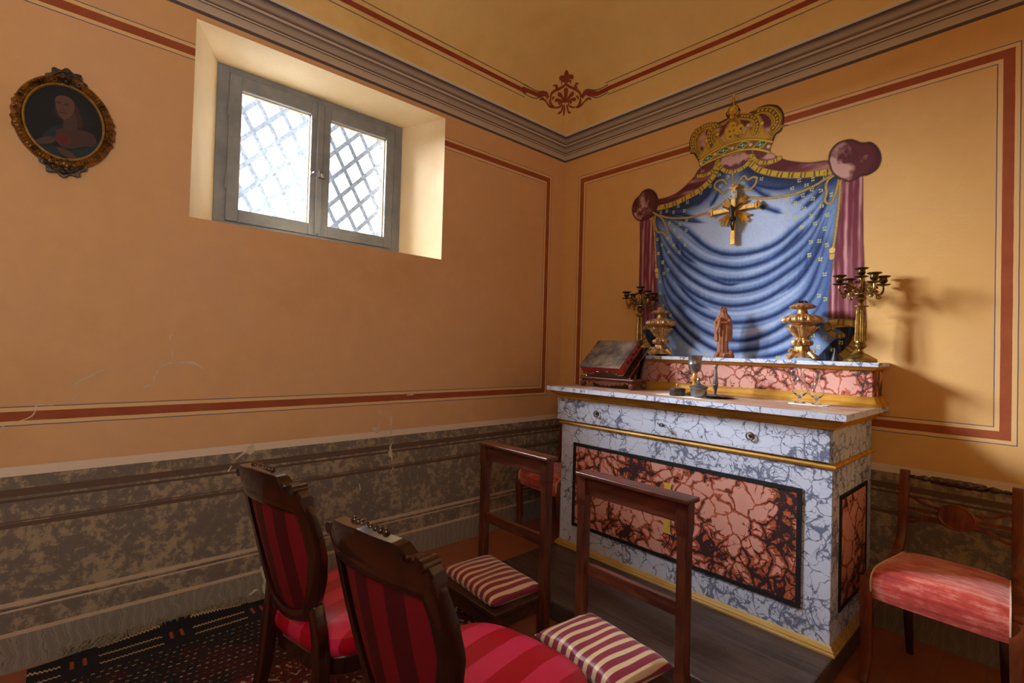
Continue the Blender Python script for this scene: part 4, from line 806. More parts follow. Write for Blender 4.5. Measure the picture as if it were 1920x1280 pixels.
def panel(nm, pts_out, pts_in, f3, n0, th):
    m = AB(); (a0, b0, a1, b1), (c0, d0, c1, d1) = pts_out, pts_in
    O_ = [(a0, b0), (a1, b0), (a1, b1), (a0, b1)]; I_ = [(c0, d0), (c1, d0), (c1, d1), (c0, d1)]
    vs = [f3(p, q, n0) for p, q in O_ + I_] + [f3(p, q, n0 + th) for p, q in O_ + I_]; fs = []
    for k in range(4):
        j = (k + 1) % 4; fs += [(8 + k, 8 + j, 12 + j, 12 + k), (k, j, 8 + j, 8 + k), (4 + k, 12 + k, 12 + j, 4 + j), (k, 4 + k, 4 + j, j)]
    m.add(vs, fs); fr_ = m.build(nm + '_frame', mat['black'], altar, smooth=False)
    m = AB(); m.add([f3(p, q, n0 + 0.0008) for p, q in I_] + [f3(p, q, n0 + 0.0035) for p, q in I_], [(0, 1, 2, 3), (7, 6, 5, 4), (0, 4, 5, 1), (1, 5, 6, 2), (2, 6, 7, 3), (3, 7, 4, 0)])
    return m.build(nm, mat['pinkmarble'], altar, smooth=False)
panel('front_panel', (0.728, 0.245, 2.050, 0.770), (0.749, 0.266, 2.030, 0.750), lambda p, q, n_: (p, -n_, q), 0.65, 0.007)
panel('side_panel', (-0.545, 0.238, -0.098, 0.747), (-0.525, 0.256, -0.115, 0.728), lambda p, q, n_: (n_, p, q), 2.165, 0.007)
cxx, czz = 1.398, 0.52; arm = []
def fl(dx, dz): return [(cxx + dx*0.14 - dz*0.020, czz + dz*0.135 + dx*0.020), ]
P = []
for (dx, dz) in ((0, 1), (1, 0), (0, -1), (-1, 0)):
    L = 0.135 if dz else 0.10; nx_, nz_ = dz, -dx
    P += [(cxx + dx*0.022 - nx_*0.020, czz + dz*0.022 - nz_*0.020), (cxx + dx*L*0.9 - nx_*0.020, czz + dz*L*0.9 - nz_*0.020), (cxx + dx*L - nx_*0.030, czz + dz*L - nz_*0.030),
          (cxx + dx*L + nx_*0.030, czz + dz*L + nz_*0.030), (cxx + dx*L*0.9 + nx_*0.020, czz + dz*L*0.9 + nz_*0.020)]
m = AB(); m.prism(P, -0.6555, -0.660); m.build('gilt_cross', mat['crossgilt'], altar, smooth=False, bevel=0.001)
# gradine: the shelf at the back of the altar
gx0, gx1, gy = 0.572, 2.206, -0.198
gr = AB().box(gx0, gx1, gy, YB, 1.1215, 1.302).build('gradine', mat['gradinemarble'], altar, smooth=False, bevel=0.002)
m = AB(); mould(m, [(0, 1.1215), (0.030, 1.1215), (0.030, 1.132), (0.022, 1.137), (0.012, 1.156), (0.012, 1.166), (0, 1.168)], gx0, gx1, gy, YB); m.build('gradine_base_moulding', mat['gilt'], gr, smooth=False)
m = AB(); mould(m, [(0, 1.294), (0.008, 1.296), (0.016, 1.302), (0.024, 1.314), (-0.01, 1.314)], gx0, gx1, gy, YB); m.build('gradine_top_moulding', mat['gilt'], gr, smooth=False)
AB().box(0.541, 2.238, -0.234, YB, 1.314, 1.335).build('gradine_slab', mat['marble'], gr, smooth=False, bevel=0.002)
m = AB(); q = lambda pts: m.tube([(1.178 + a*0.02, gy - 0.0012, 1.226 + b_*0.02) for a, b_ in pts], 0.0016, 5)
q([(0.5, 1), (0, 0.3), (0.9, 0.25)]); q([(0.62, 0.65), (0.55, -0.3)]); q([(1.2, 0.7), (1.6, 0.85), (1.8, 0.5), (1.25, -0.05), (1.95, 0.0)])
m.build('number_mark', mat['black'], gr)
ZT, ZSH = 1.1213, 1.335     # table surface, shelf surface

# ------------------------------------------------------------------ on the shelf
def candelabrum(loc, rz, label, scale=1.0):
    c = thing('candelabrum', label, 'candelabrum', loc, rz, 'five-light brass candelabra on the shelf')
    m = MB().lathe([(0.0, 0), (0.068, 0), (0.072, 0.004), (0.072, 0.014), (0.066, 0.020), (0.050, 0.028), (0.030, 0.040), (0.016, 0.048), (0.012, 0.056), (0.010, 0.064), (0.0, 0.064)], 48, mod=lambda a, z, i: 1 + (0.03*math.cos(16*a) if 5 <= i <= 7 else 0))
    m.build('base', mat['brass'], c)
    m = MB().lathe([(0.0, 0.062), (0.012, 0.063), (0.024, 0.072), (0.029, 0.080), (0.026, 0.090), (0.022, 0.094), (0.025, 0.098), (0.0235, 0.106)], 32)
    m.lathe([(0.0235, 0.106), (0.0175, 0.262)], 96, mod=lambda a, z, i: 1 + 0.09*math.cos(16*a))
    m.lathe([(0.019, 0.262), (0.021, 0.268), (0.021, 0.276), (0.034, 0.278), (0.034, 0.282), (0.012, 0.286), (0.009, 0.296), (0.013, 0.304), (0.023, 0.314), (0.024, 0.322), (0.015, 0.330), (0.013, 0.336), (0.041, 0.339), (0.041, 0.344), (0.012, 0.350), (0.0, 0.352)], 32)
    m.build('column', mat['brass'], c)
    m = MB(); m.lathe([(0.010, 0.35), (0.006, 0.358), (0.010, 0.375), (0.007, 0.392), (0.010, 0.41), (0.006, 0.425), (0.0, 0.427)], 20, mod=lambda a, z, i: 1 + 0.12*math.cos(3*(a + z*90)))
    m.build('stem', mat['brass'], c)
    def cup(par, x, y, z):
        k = MB().at((x, y, z)); k.lathe([(0.0, 0), (0.006, 0.0), (0.026, 0.004), (0.031, 0.007), (0.030, 0.009), (0.010, 0.008), (0.008, 0.013), (0.015, 0.018), (0.019, 0.027), (0.016, 0.036), (0.017, 0.041), (0.029, 0.046), (0.031, 0.049), (0.029, 0.051), (0.013, 0.047), (0.012, 0.030), (0.0, 0.030)], 24)
        k.build('candle_cup', mat['darkbrass'], par)
    cup(c, 0, 0, 0.424)
    for k in range(4):
        a = math.radians(30 + 90*k); ca, sa = math.cos(a), math.sin(a); P3 = lambda r, z: (r*ca, r*sa, z)
        m = MB(); m.tube([P3(r, z) for r, z in catmull([(0.008, 0.350), (0.030, 0.372), (0.052, 0.366), (0.070, 0.345), (0.092, 0.342), (0.104, 0.362), (0.104, 0.386)], 5)], 0.0052, 8)
        for (cr_, cz_, rr_, d) in ((0.064, 0.372, 0.014, 1), (0.082, 0.332, 0.014, -1), (0.050, 0.392, 0.009, 1)):
            m.tube([P3(cr_ + rr_*(1 - t_/16)*math.cos(t_*0.55), cz_ + d*rr_*(1 - t_/16)*math.sin(t_*0.55)) for t_ in range(15)], 0.0038, 7)
        m.sphere(P3(0.074, 0.356), 0.008, 8, 6); m.sphere(P3(0.05, 0.356), 0.006, 8, 6)
        ar = m.build('arm', mat['brass'], c); cup(ar, 0.104*ca, 0.104*sa, 0.384)
    return c
candelabrum((2.137, -0.125, ZSH), 0.22, 'brass candelabrum with fluted column at the right end of the altar shelf')
candelabrum((0.850, -0.130, ZSH), 0.55, 'brass candelabrum at the left end of the shelf, behind the book stand')

def gadroon(n, amp, lo, hi): return lambda a, z, i: 1 + (amp*abs(math.sin(n*a/2)) - amp*0.4 if lo <= z <= hi else 0)
def vase(loc, rz, label, dark):
    v = thing('gilded_vase', label, 'vase', loc, rz, 'carved gilded wooden vases on the shelf')
    m = MB()
    m.lathe([(0.0, 0.012), (0.070, 0.012), (0.072, 0.020), (0.062, 0.030), (0.045, 0.042), (0.034, 0.060), (0.030, 0.076), (0.0, 0.078)], 64, mod=lambda a, z, i: 1 + 0.10*math.cos(4*a) + 0.05*math.cos(12*a))
    for k in range(4):
        a = PI/4 + k*PI/2; m.tube([(r*math.cos(a), r*math.sin(a), z) for r, z in ((0.048, 0.040), (0.070, 0.024), (0.084, 0.010), (0.086, 0.006))], [0.014, 0.014, 0.011, 0.006], 8)
        m.tube([((0.072 + 0.012*math.cos(t_*.6))*math.cos(a), (0.072 + 0.012*math.cos(t_*.6))*math.sin(a), 0.044 + 0.012*math.sin(t_*.6)) for t_ in range(9)], 0.006, 7)
    m.build('foot', mat['goldworn'], v)
    m = MB().lathe([(0.0, 0.074), (0.030, 0.074), (0.046, 0.082), (0.051, 0.094), (0.046, 0.106), (0.030, 0.112), (0.026, 0.120), (0.032, 0.128), (0.046, 0.150), (0.056, 0.172), (0.062, 0.180), (0.050, 0.184), (0.046, 0.190), (0.056, 0.198), (0.0, 0.2)], 128, mod=gadroon(12, 0.18, 0.08, 0.178))
    for k in range(8):
        a = 2*PI*k/8; m.tube([(r*math.cos(a), r*math.sin(a), z) for r, z in ((0.034, 0.130), (0.050, 0.156), (0.064, 0.178), (0.078, 0.182), (0.080, 0.174))], [0.006, 0.010, 0.009, 0.006, 0.003], 7)
    m.build('bowl', mat['goldworn'], v)
    m = MB().lathe([(0.0, 0.196), (0.058, 0.198), (0.086, 0.203), (0.095, 0.214), (0.092, 0.226), (0.074, 0.240), (0.046, 0.248), (0.028, 0.252), (0.024, 0.262), (0.022, 0.274), (0.030, 0.280), (0.0, 0.28)], 128, mod=gadroon(18, 0.16, 0.20, 0.245))
    for k in range(18):
        a = 2*PI*k/18; m.sphere((0.084*math.cos(a), 0.084*math.sin(a), 0.218), 0.013, 8, 6, (1, 1, 1.35))
    m.build('rim', mat['goldworn'], v)
    m = MB().lathe([(0.0, 0.276), (0.036, 0.278), (0.055, 0.284), (0.060, 0.291), (0.050, 0.302), (0.034, 0.308), (0.0, 0.310)], 96, mod=gadroon(14, 0.2, 0.28, 0.30))
    tp = m.build('top_dish', mat['goldworn'], v)
    m = MB()
    for k in range(12):
        a = random.random()*6.28; r = random.random()*0.020; m.sphere((r*math.cos(a), r*math.sin(a), 0.312 + random.random()*0.006), 0.010, 8, 6)
    m.build('finial', mat['black'] if dark else mat['goldworn'], v, label='black charred finial' if dark else None)
    return v
vase((1.872, -0.125, ZSH), 0.3, 'carved gilded vase with a black finial, right of the statuette', True)
vase((1.012, -0.125, ZSH), 0.75, 'carved gilded vase beside the left candelabrum on the shelf', False)

# terracotta statuette of a robed woman holding a child
st_ = thing('statuette', 'small terracotta statuette of a veiled robed figure holding a child', 'statuette', (1.437, -0.125, ZSH), 0.10)
m = MB(); pr = []
for k in range(26):
    a = 2*PI*k/26; rr_ = 1 + 0.12*math.sin(3*a + 1) + 0.05*math.sin(7*a); pr.append((0.056*math.cos(a)*rr_, 0.036*math.sin(a)*rr_))
m.loft([[(x, y, 0.0) for x, y in pr], [(x*1.03, y*1.03, 0.012) for x, y in pr], [(x*0.95, y*0.95, 0.026 + 0.004*math.sin(x*150)) for x, y in pr], [(x*0.5, y*0.5, 0.034) for x, y in pr]])
m.sphere((0.050, -0.006, 0.030), 0.013, 10, 8, (1, 1, 1.5)); m.sphere((-0.02, -0.035, 0.018), 0.014, 10, 8); m.sphere((0.022, -0.034, 0.016), 0.013, 10, 8)
m.build('pedestal', mat['terracotta'], st_)
m = MB(); rings = []
body = [(0.028, 0.030, 0.024), (0.034, 0.031, 0.025), (0.08, 0.030, 0.024), (0.13, 0.031, 0.025), (0.165, 0.035, 0.026), (0.19, 0.037, 0.027), (0.215, 0.039, 0.026), (0.238, 0.036, 0.023), (0.252, 0.026, 0.018), (0.262, 0.014, 0.013), (0.272, 0.0115, 0.012), (0.280, 0.0125, 0.014)]
for z, a_, b_ in body:
    ring = []
    for k in range(60):
        t_ = 2*PI*k/60; f_ = 1 + (0.075*math.sin(9*t_ + 0.6) + 0.05*math.sin(14*t_ + 2))*max(0, min(1, (0.20 - z)/0.05))*0.95
        ring.append((a_*math.cos(t_)*f_, b_*math.sin(t_)*f_, z))
    rings.append(ring)
m.loft(rings)
# head with face, veil
m.sphere((0, -0.001, 0.289), 0.0145, 16, 12, (0.86, 1.0, 1.18)); m.sphere((0, -0.0155, 0.287), 0.0026, 6, 5, (0.8, 1, 1.7)); m.sphere((0, -0.0125, 0.2785), 0.003, 6, 5, (1.4, 1, .6))
for s_ in (-1, 1): m.sphere((s_*0.005, -0.0128, 0.2915), 0.0021, 6, 5); m.sphere((s_*0.005, -0.0122, 0.2955), 0.0028, 6, 5, (1.3, 1, .5))
m.build('figure', mat['terracotta'], st_)
m = MB(); rings = []
for z, a_, b_, y_, gap in ((0.312, 0.004, 0.004, -0.002, 0.3), (0.309, 0.013, 0.014, -0.002, 0.3), (0.300, 0.0185, 0.019, 0.000, 0.75), (0.288, 0.0195, 0.018, 0.003, 0.95), (0.272, 0.020, 0.016, 0.006, 1.0), (0.262, 0.026, 0.019, 0.004, 1.0), (0.250, 0.037, 0.025, 0.002, 1.0), (0.225, 0.046, 0.029, 0.002, 0.95), (0.185, 0.051, 0.031, 0.002, 0.88), (0.14, 0.052, 0.032, 0.003, 0.80), (0.105, 0.050, 0.031, 0.004, 0.78), (0.100, 0.048, 0.029, 0.005, 0.78)):
    ring = []
    for k in range(41):
        t_ = -PI/2 + gap*0.62 + (2*PI - 2*gap*0.62)*k/40; f_ = 1 + 0.035*math.sin(9*t_ + z*30); ring.append((a_*math.cos(t_)*f_, y_ + b_*math.sin(t_)*f_, z))
    rings.append(ring)
m.loft(rings, cap=False, closed=False)
vl = m.build('cloak', mat['terracotta'], st_); so = vl.modifiers.new('thick', 'SOLIDIFY'); so.thickness = 0.004
m = MB()
m.tube([(-0.036, -0.006, 0.232), (-0.042, -0.022, 0.205), (-0.030, -0.036, 0.196), (-0.006, -0.040, 0.200)], [0.011, 0.010, 0.008, 0.005], 10)
m.tube([(0.036, -0.006, 0.232), (0.044, -0.020, 0.212), (0.030, -0.036, 0.210), (0.010, -0.042, 0.212)], [0.011, 0.010, 0.008, 0.005], 10)
m.sphere((-0.006, -0.043, 0.200), 0.006, 10, 8, (1.3, 1, .8)); m.sphere((0.010, -0.044, 0.212), 0.006, 10, 8, (1.3, 1, .8))
m.build('arms', mat['terracotta'], st_)
m = MB(); m.tube([(-0.018, -0.034, 0.172), (-0.012, -0.038, 0.192), (-0.008, -0.036, 0.214), (-0.006, -0.034, 0.226)], [0.008, 0.011, 0.012, 0.006], 10); m.sphere((-0.006, -0.036, 0.236), 0.0105, 12, 10)
m.tube([(-0.018, -0.036, 0.176), (-0.024, -0.040, 0.150), (-0.020, -0.040, 0.134)], [0.007, 0.006, 0.004], 8); m.tube([(-0.006, -0.04, 0.18), (-0.004, -0.044, 0.162)], [0.006, 0.004], 8)
m.build('child', mat['terracotta'], st_)
o = MB().lathe([(0, 0), (0.021, 0), (0.021, 0.003), (0.003, 0.066), (0.0, 0.067)], 28).build('candle_snuffer', mat['black']); o.location = (2.030, -0.13, ZSH)
tag(o, 'small dark pointed cone-shaped snuffer between the right vase and right candelabrum', 'snuffer')

# crucifix with sunburst on the wall
cf = thing('crucifix', 'gilded wall crucifix with sunburst rays, white title plate and dark figure', 'crucifix', (1.440, 0.0, 2.262))
m = MB().box(-0.014, 0.014, -0.034, -0.018, -0.222, 0.130); m.build('upright', mat['gold'], cf, smooth=False, bevel=0.003)
m = MB().box(-0.130, 0.130, -0.032, -0.016, -0.014, 0.014); m.build('crossbar', mat['gold'], cf, smooth=False, bevel=0.003)
for nm, cx_, cz_, an in (('left', -0.138, 0, PI/2), ('right', 0.138, 0, -PI/2), ('top', 0, 0.132, 0)):
    m = MB().at((cx_, -0.024, cz_), (0, -an, 0))
    m.box(-0.019, 0.019, -0.010, 0.010, -0.004, 0.004)
    for dx, dz, r_ in ((-0.020, 0.006, 0.009), (0.020, 0.006, 0.009), (0, 0.020, 0.010), (-0.010, 0.012, 0.008), (0.010, 0.012, 0.008)): m.sphere((dx, 0, dz), r_, 10, 8)
    m.build('trefoil_end', mat['gold'], cf)
m = MB().box(-0.002, 0.002, -0.016, 0.0, -0.2, 0.1); m.build('wall_hook', mat['iron'], cf, smooth=False)
for q_ in range(4):
    m = MB(); base_a = PI/4 + q_*PI/2
    for k in range(6):
        a = base_a + (k - 2.5)*0.115; L = (0.112, 0.096, 0.118, 0.120, 0.098, 0.110)[k]*(0.80 if q_ < 2 else 1.0); ca, sa = math.cos(a), math.sin(a); w_ = 0.0065
        m.add([(0.02*ca, -0.018, 0.02*sa), (L*ca - w_*sa, -0.013, L*sa + w_*ca), (L*ca, -0.019, L*sa), (L*ca + w_*sa, -0.013, L*sa - w_*ca), (L*1.05*ca, -0.013, L*1.05*sa), (0.02*ca, -0.010, 0.02*sa)],
              [(0, 1, 2), (0, 2, 3), (1, 4, 2), (2, 4, 3), (5, 1, 0), (5, 0, 3), (5, 3, 4), (5, 4, 1)])
    m.build('ray_cluster', mat['gold'], cf, smooth=False)
m = MB().box(-0.024, 0.024, -0.0385, -0.0345, 0.064, 0.112); pq = m.build('title_plate', mottled('white plate', (196, 196, 176), (214, 214, 196), 40, 0.6), cf, smooth=False, bevel=0.002)
def text(s_, size, loc, rot, parent, material, name, ext=0.0006):
    c = bpy.data.curves.new(name, 'FONT'); c.body = s_; c.size = size; c.extrude = ext; c.align_x = 'CENTER'; c.align_y = 'CENTER'; c.space_line = 0.95; c.space_character = 1.35
    o_ = link(bpy.data.objects.new(name, c)); dg = bpy.context.evaluated_depsgraph_get(); me = bpy.data.meshes.new_from_object(o_.evaluated_get(dg)); bpy.data.objects.remove(o_)
    me.materials.clear(); me.materials.append(material); o_ = link(bpy.data.objects.new(name, me)); o_.location = loc; o_.rotation_euler = rot; o_.parent = parent; return o_
text('I·N\nR·I', 0.025, (0, -0.0390, 0.088), (PI/2, 0, 0), pq, mat['black'], 'inscription')
# figure: one continuous skinned body
def skin(name, verts, edges, radii, material, parent, sub=2, root=0):
    me = bpy.data.meshes.new(name); me.from_pydata(verts, edges, []); o_ = link(bpy.data.objects.new(name, me)); o_.parent = parent
    sk = o_.modifiers.new('skin', 'SKIN'); sk.use_smooth_shade = True
    for i, r_ in enumerate(radii): me.skin_vertices[0].data[i].radius = r_ if isinstance(r_, tuple) else (r_, r_)
    me.skin_vertices[0].data[root].use_root = True
    s_ = o_.modifiers.new('sub', 'SUBSURF'); s_.levels = sub; s_.render_levels = sub; me.materials.append(material); return o_
y0 = -0.045
V_ = [(0.004, y0, -0.062), (0.002, y0 - .002, -0.040), (0.0, y0 - .003, -0.022), (0.0, y0 - .002, -0.006), (-0.003, y0 - .006, 0.010), (-0.005, y0 - .008, 0.022),
      (-0.028, y0, 0.002), (-0.046, y0 + .002, 0.014), (-0.064, y0 + .006, 0.024), (0.028, y0, 0.002), (0.046, y0 + .002, 0.014), (0.064, y0 + .006, 0.026),
      (-0.006, y0, -0.068), (-0.004, y0 - .006, -0.098), (0.000, y0 + .004, -0.128), (0.002, y0 - .002, -0.138), (0.012, y0, -0.068), (0.013, y0 - .006, -0.098), (0.006, y0 + .002, -0.128), (0.006, y0 - .006, -0.138)]
E_ = [(0, 1), (1, 2), (2, 3), (3, 4), (4, 5), (3, 6), (6, 7), (7, 8), (3, 9), (9, 10), (10, 11), (0, 12), (12, 13), (13, 14), (14, 15), (0, 16), (16, 17), (17, 18), (18, 19)]
R_ = [.012, .0105, .013, .012, .006, .0115, .006, .0048, .0036, .006, .0048, .0036, .0085, .0068, .005, .0045, .0085, .0068, .005, .0045]
fg = skin('figure', V_, E_, R_, mat['bronze'], cf)
MB().lathe([(0.010, -0.080), (0.019, -0.074), (0.018, -0.060), (0.014, -0.052)], 16, mod=lambda a, z, i: 1 + .1*math.sin(5*a)).build('loincloth', mat['bronze'], fg)
fg.children[0].location = (0.003, y0, 0)

# ------------------------------------------------------------------ on the altar table
ms = thing('missal_stand', 'small carved wooden book stand on bun feet at the left of the altar table', 'book stand', (0.862, -0.445, ZT), 0.0)
m = MB().box(-0.215, 0.215, -0.085, 0.10, 0.052, 0.064); m.build('platform', mat['standwood'], ms, smooth=False, bevel=0.004)
for x_ in (-0.190, 0.190):
    for y_ in (-0.062, 0.072):
        MB().at((x_, y_, 0)).lathe([(0, 0), (0.012, 0), (0.019, 0.010), (0.021, 0.022), (0.017, 0.036), (0.009, 0.042), (0.016, 0.047), (0.016, 0.053), (0, 0.053)], 18).build('bun_foot', mat['standwood'], ms)
n = 40; P = [(-0.17, 0.052)] + [(-0.17 + 0.34*k/n, 0.052 - (0.018 + 0.020*math.sin(PI*k/n)**2 + 0.006*math.cos(k*1.6))) for k in range(n + 1)] + [(0.17, 0.052)]
MB().prism(P, -0.070, -0.062).build('apron', mat['standwood'], ms, smooth=False, bevel=0.001)
P = [(-0.19, 0.064)] + [(-0.19 + 0.38*k/n, 0.068 + 0.040*math.sin(PI*k/n)**1.5 + 0.004*math.cos(k*1.9)) for k in range(n + 1)] + [(0.19, 0.064)]
MB().prism(P, -0.082, -0.070).build('book_ledge', mat['mahog'], ms, smooth=False, bevel=0.0015)
tilt = math.radians(41)
m = MB(); m.T = Matrix.Translation((0, -0.060, 0.062)) @ Matrix.Rotation(tilt, 4, 'X'); m.box(-0.165, 0.165, 0.0, 0.30, 0.0, 0.010); m.build('book_rest', mat['mahog'], ms, smooth=False, bevel=0.002)
MB().prism([(0.075, 0.064), (0.098, 0.064), (0.150, 0.232), (0.135, 0.225)], 0.13, 0.155, 'yz').build('strut', mat['mahog'], ms, smooth=False)
MB().prism([(0.075, 0.064), (0.098, 0.064), (0.150, 0.232), (0.135, 0.225)], -0.155, -0.13, 'yz').build('strut', mat['mahog'], ms, smooth=False)
bk = thing('missal_book', 'old closed book with worn brown cover and red page edges on the stand', 'book', (0.825, -0.505, ZT + 0.0785))
BT = Matrix.Rotation(tilt, 4, 'X')
m = MB(); m.T = BT; m.box(-0.158, 0.158, 0.008, 0.268, 0.006, 0.060); m.build('page_block', mat['rededge'], bk, smooth=False, bevel=0.002)
m = MB(); m.T = BT; m.box(-0.165, 0.163, 0.002, 0.275, 0.060, 0.066); m.build('front_cover', mat['leather'], bk, smooth=False, bevel=0.002)
m = MB(); m.T = BT; m.box(-0.165, 0.163, 0.002, 0.275, 0.001, 0.006); m.build('back_cover', mat['leather'], bk, smooth=False, bevel=0.001)
for k in range(6):
    m = MB(); m.T = BT; yy_ = 0.05 + k*0.038; m.box(0.157, 0.170, yy_, yy_ + 0.016, 0.022 + (k % 2)*0.008, 0.034 + (k % 2)*0.008); m.build('index_tab', mat['leather'], bk, smooth=False)
ch = thing('chalice', 'silver chalice with gilded knopped stem behind the lidded pot', 'chalice', (1.440, -0.470, ZT + 0.0026))
MB().lathe([(0, 0), (0.055, 0), (0.056, 0.004), (0.046, 0.010), (0.022, 0.018), (0.010, 0.030), (0, 0.030)], 36).build('foot', mat['brass'], ch)
MB().lathe([(0, 0.028), (0.009, 0.030), (0.012, 0.045), (0.013, 0.06), (0.010, 0.072), (0.012, 0.080), (0.022, 0.090), (0.023, 0.096), (0.012, 0.106), (0.009, 0.118), (0.016, 0.126), (0, 0.126)], 28).build('stem', mat['gold'], ch)
MB().lathe([(0, 0.122), (0.016, 0.126), (0.029, 0.138), (0.034, 0.152), (0.035, 0.172), (0.0365, 0.174), (0.035, 0.178), (0.036, 0.205), (0.042, 0.222), (0.040, 0.222), (0.033, 0.205), (0.032, 0.150), (0.0, 0.135)], 36).build('cup', mat['pewter'], ch)
o = MB().box(-0.135, 0.135, -0.075, 0.070, 0, 0.002).build('altar_card', mat['cloth'], smooth=False); o.location = (1.430, -0.555, ZT + 0.0002); o.rotation_euler = (0, 0, -0.03)
tag(o, 'flat white linen cloth lying under the pots on the altar table', 'cloth')
py_ = thing('pyx_box', 'low round dark metal box with a small pale knob, left of the lidded pot', 'box', (1.405, -0.592, ZT + 0.0024))
MB().lathe([(0, 0), (0.041, 0), (0.043, 0.003), (0.041, 0.005), (0.041, 0.026), (0.043, 0.028), (0.043, 0.036), (0.040, 0.040), (0.020, 0.041), (0, 0.041)], 36).build('body', mat['darktin'], py_)
MB().lathe([(0, 0.041), (0.004, 0.041), (0.0035, 0.052), (0.007, 0.058), (0.005, 0.064), (0, 0.066)], 14).build('knob', mat['giltpale'], py_)
pt_ = thing('lidded_pot', 'round pewter pot with domed lid in front of the chalice', 'pot', (1.525, -0.588, ZT + 0.0024))
MB().lathe([(0, 0), (0.022, 0), (0.036, 0.008), (0.042, 0.022), (0.041, 0.038), (0.041, 0.046), (0.046, 0.052), (0.046, 0.055), (0, 0.055)], 36).build('body', mat['pewter'], pt_)
MB().lathe([(0, 0.0555), (0.048, 0.0555), (0.048, 0.058), (0.040, 0.061), (0.024, 0.066), (0.012, 0.072), (0.006, 0.080), (0.006, 0.086), (0.0105, 0.092), (0.009, 0.099), (0.004, 0.106), (0, 0.108)], 32).build('lid', mat['pewter'], pt_)
tr_ = thing('paten', 'flat grey metal plate under the pewter candlestick', 'plate', (1.575, -0.470, ZT + 0.0024))
MB().lathe([(0, 0), (0.052, 0), (0.062, 0.004), (0.082, 0.006), (0.082, 0.008), (0.060, 0.006), (0.050, 0.003), (0, 0.003)], 40).build('dish', mat['darktin'], tr_)
cs = thing('candlestick', 'slim pewter bud-shaped candlestick right of the chalice', 'candlestick', (1.560, -0.470, ZT + 0.0057))
MB().lathe([(0, 0), (0.028, 0), (0.029, 0.004), (0.012, 0.009), (0.006, 0.016), (0.007, 0.030), (0, 0.030)], 28).build('foot', mat['pewter'], cs)
MB().lathe([(0, 0.028), (0.006, 0.030), (0.012, 0.046), (0.015, 0.062), (0.013, 0.066), (0.0145, 0.070), (0.011, 0.100), (0.008, 0.135), (0.007, 0.150), (0.008, 0.156), (0, 0.157)], 24).build('stem', mat['pewter'], cs)
MB().lathe([(0, 0.155), (0.009, 0.156), (0.0105, 0.160), (0.009, 0.166), (0.005, 0.168), (0, 0.168)], 20).build('socket', mat['pewter'], cs)
n = 60; P = []
for k in range(n):
    a = 2*PI*k/n; e_ = 1 + 0.035*math.cos(15*a); P.append((0.085*math.copysign(abs(math.cos(a))**0.6, math.cos(a))*e_, 0.048*math.copysign(abs(math.sin(a))**0.6, math.sin(a))*e_))
m = MB(); m.loft([[(x, y, 0.0 if i == 0 else 0.003 + 0.0015*math.sin(k*1.3)) for k, (x, y) in enumerate(P)] for i in range(2)]); o = m.build('doily', mat['cloth'], smooth=True); o.location = (1.992, -0.395, ZT + 0.0003)
tag(o, 'white scalloped doily under the glass cruets', 'doily')
def cruet(loc, k, label, lip):
    c = thing('cruet', label, 'cruet', loc, 0, 'glass cruets on the doily')
    out = [(0, 0), (0.020, 0), (0.021, 0.003), (0.008, 0.010), (0.006, 0.018), (0.012, 0.026), (0.027, 0.042), (0.031, 0.056), (0.029, 0.068), (0.018, 0.086), (0.012, 0.104), (0.0125, 0.125), (0.018, 0.142)]
    inn = [(0.0165, 0.142), (0.0110, 0.125), (0.0105, 0.104), (0.0165, 0.086), (0.0275, 0.068), (0.0295, 0.056), (0.0255, 0.043), (0.010, 0.030), (0, 0.028)]
    MB().at((0, 0, 0), (0, 0, 0), (k, k, k)).lathe(out + inn, 40, cap=False, mod=lambda a, z, i: 1 + (lip*max(0, math.cos(a - 2.6))**3 if z > 0.138 else 0)).build('body', mat['glass'], c)
    if lip: MB().at((0, 0, 0), (0, 0, 0), (k, k, k)).tube([(0.013, 0, 0.135), (0.030, 0, 0.132), (0.036, 0, 0.112), (0.030, 0, 0.085), (0.022, 0, 0.078)], 0.0026, 8).build('handle', mat['glass'], c)
    return c
c1_ = cruet((1.948, -0.385, ZT + 0.0052), 1.22, 'taller glass cruet with a lip and handle, left of the pair', 0.5)
c1_.rotation_euler = (0, 0, PI)
cruet((2.024, -0.392, ZT + 0.0052), 1.03, 'shorter glass cruet, right of the pair', 0.0)

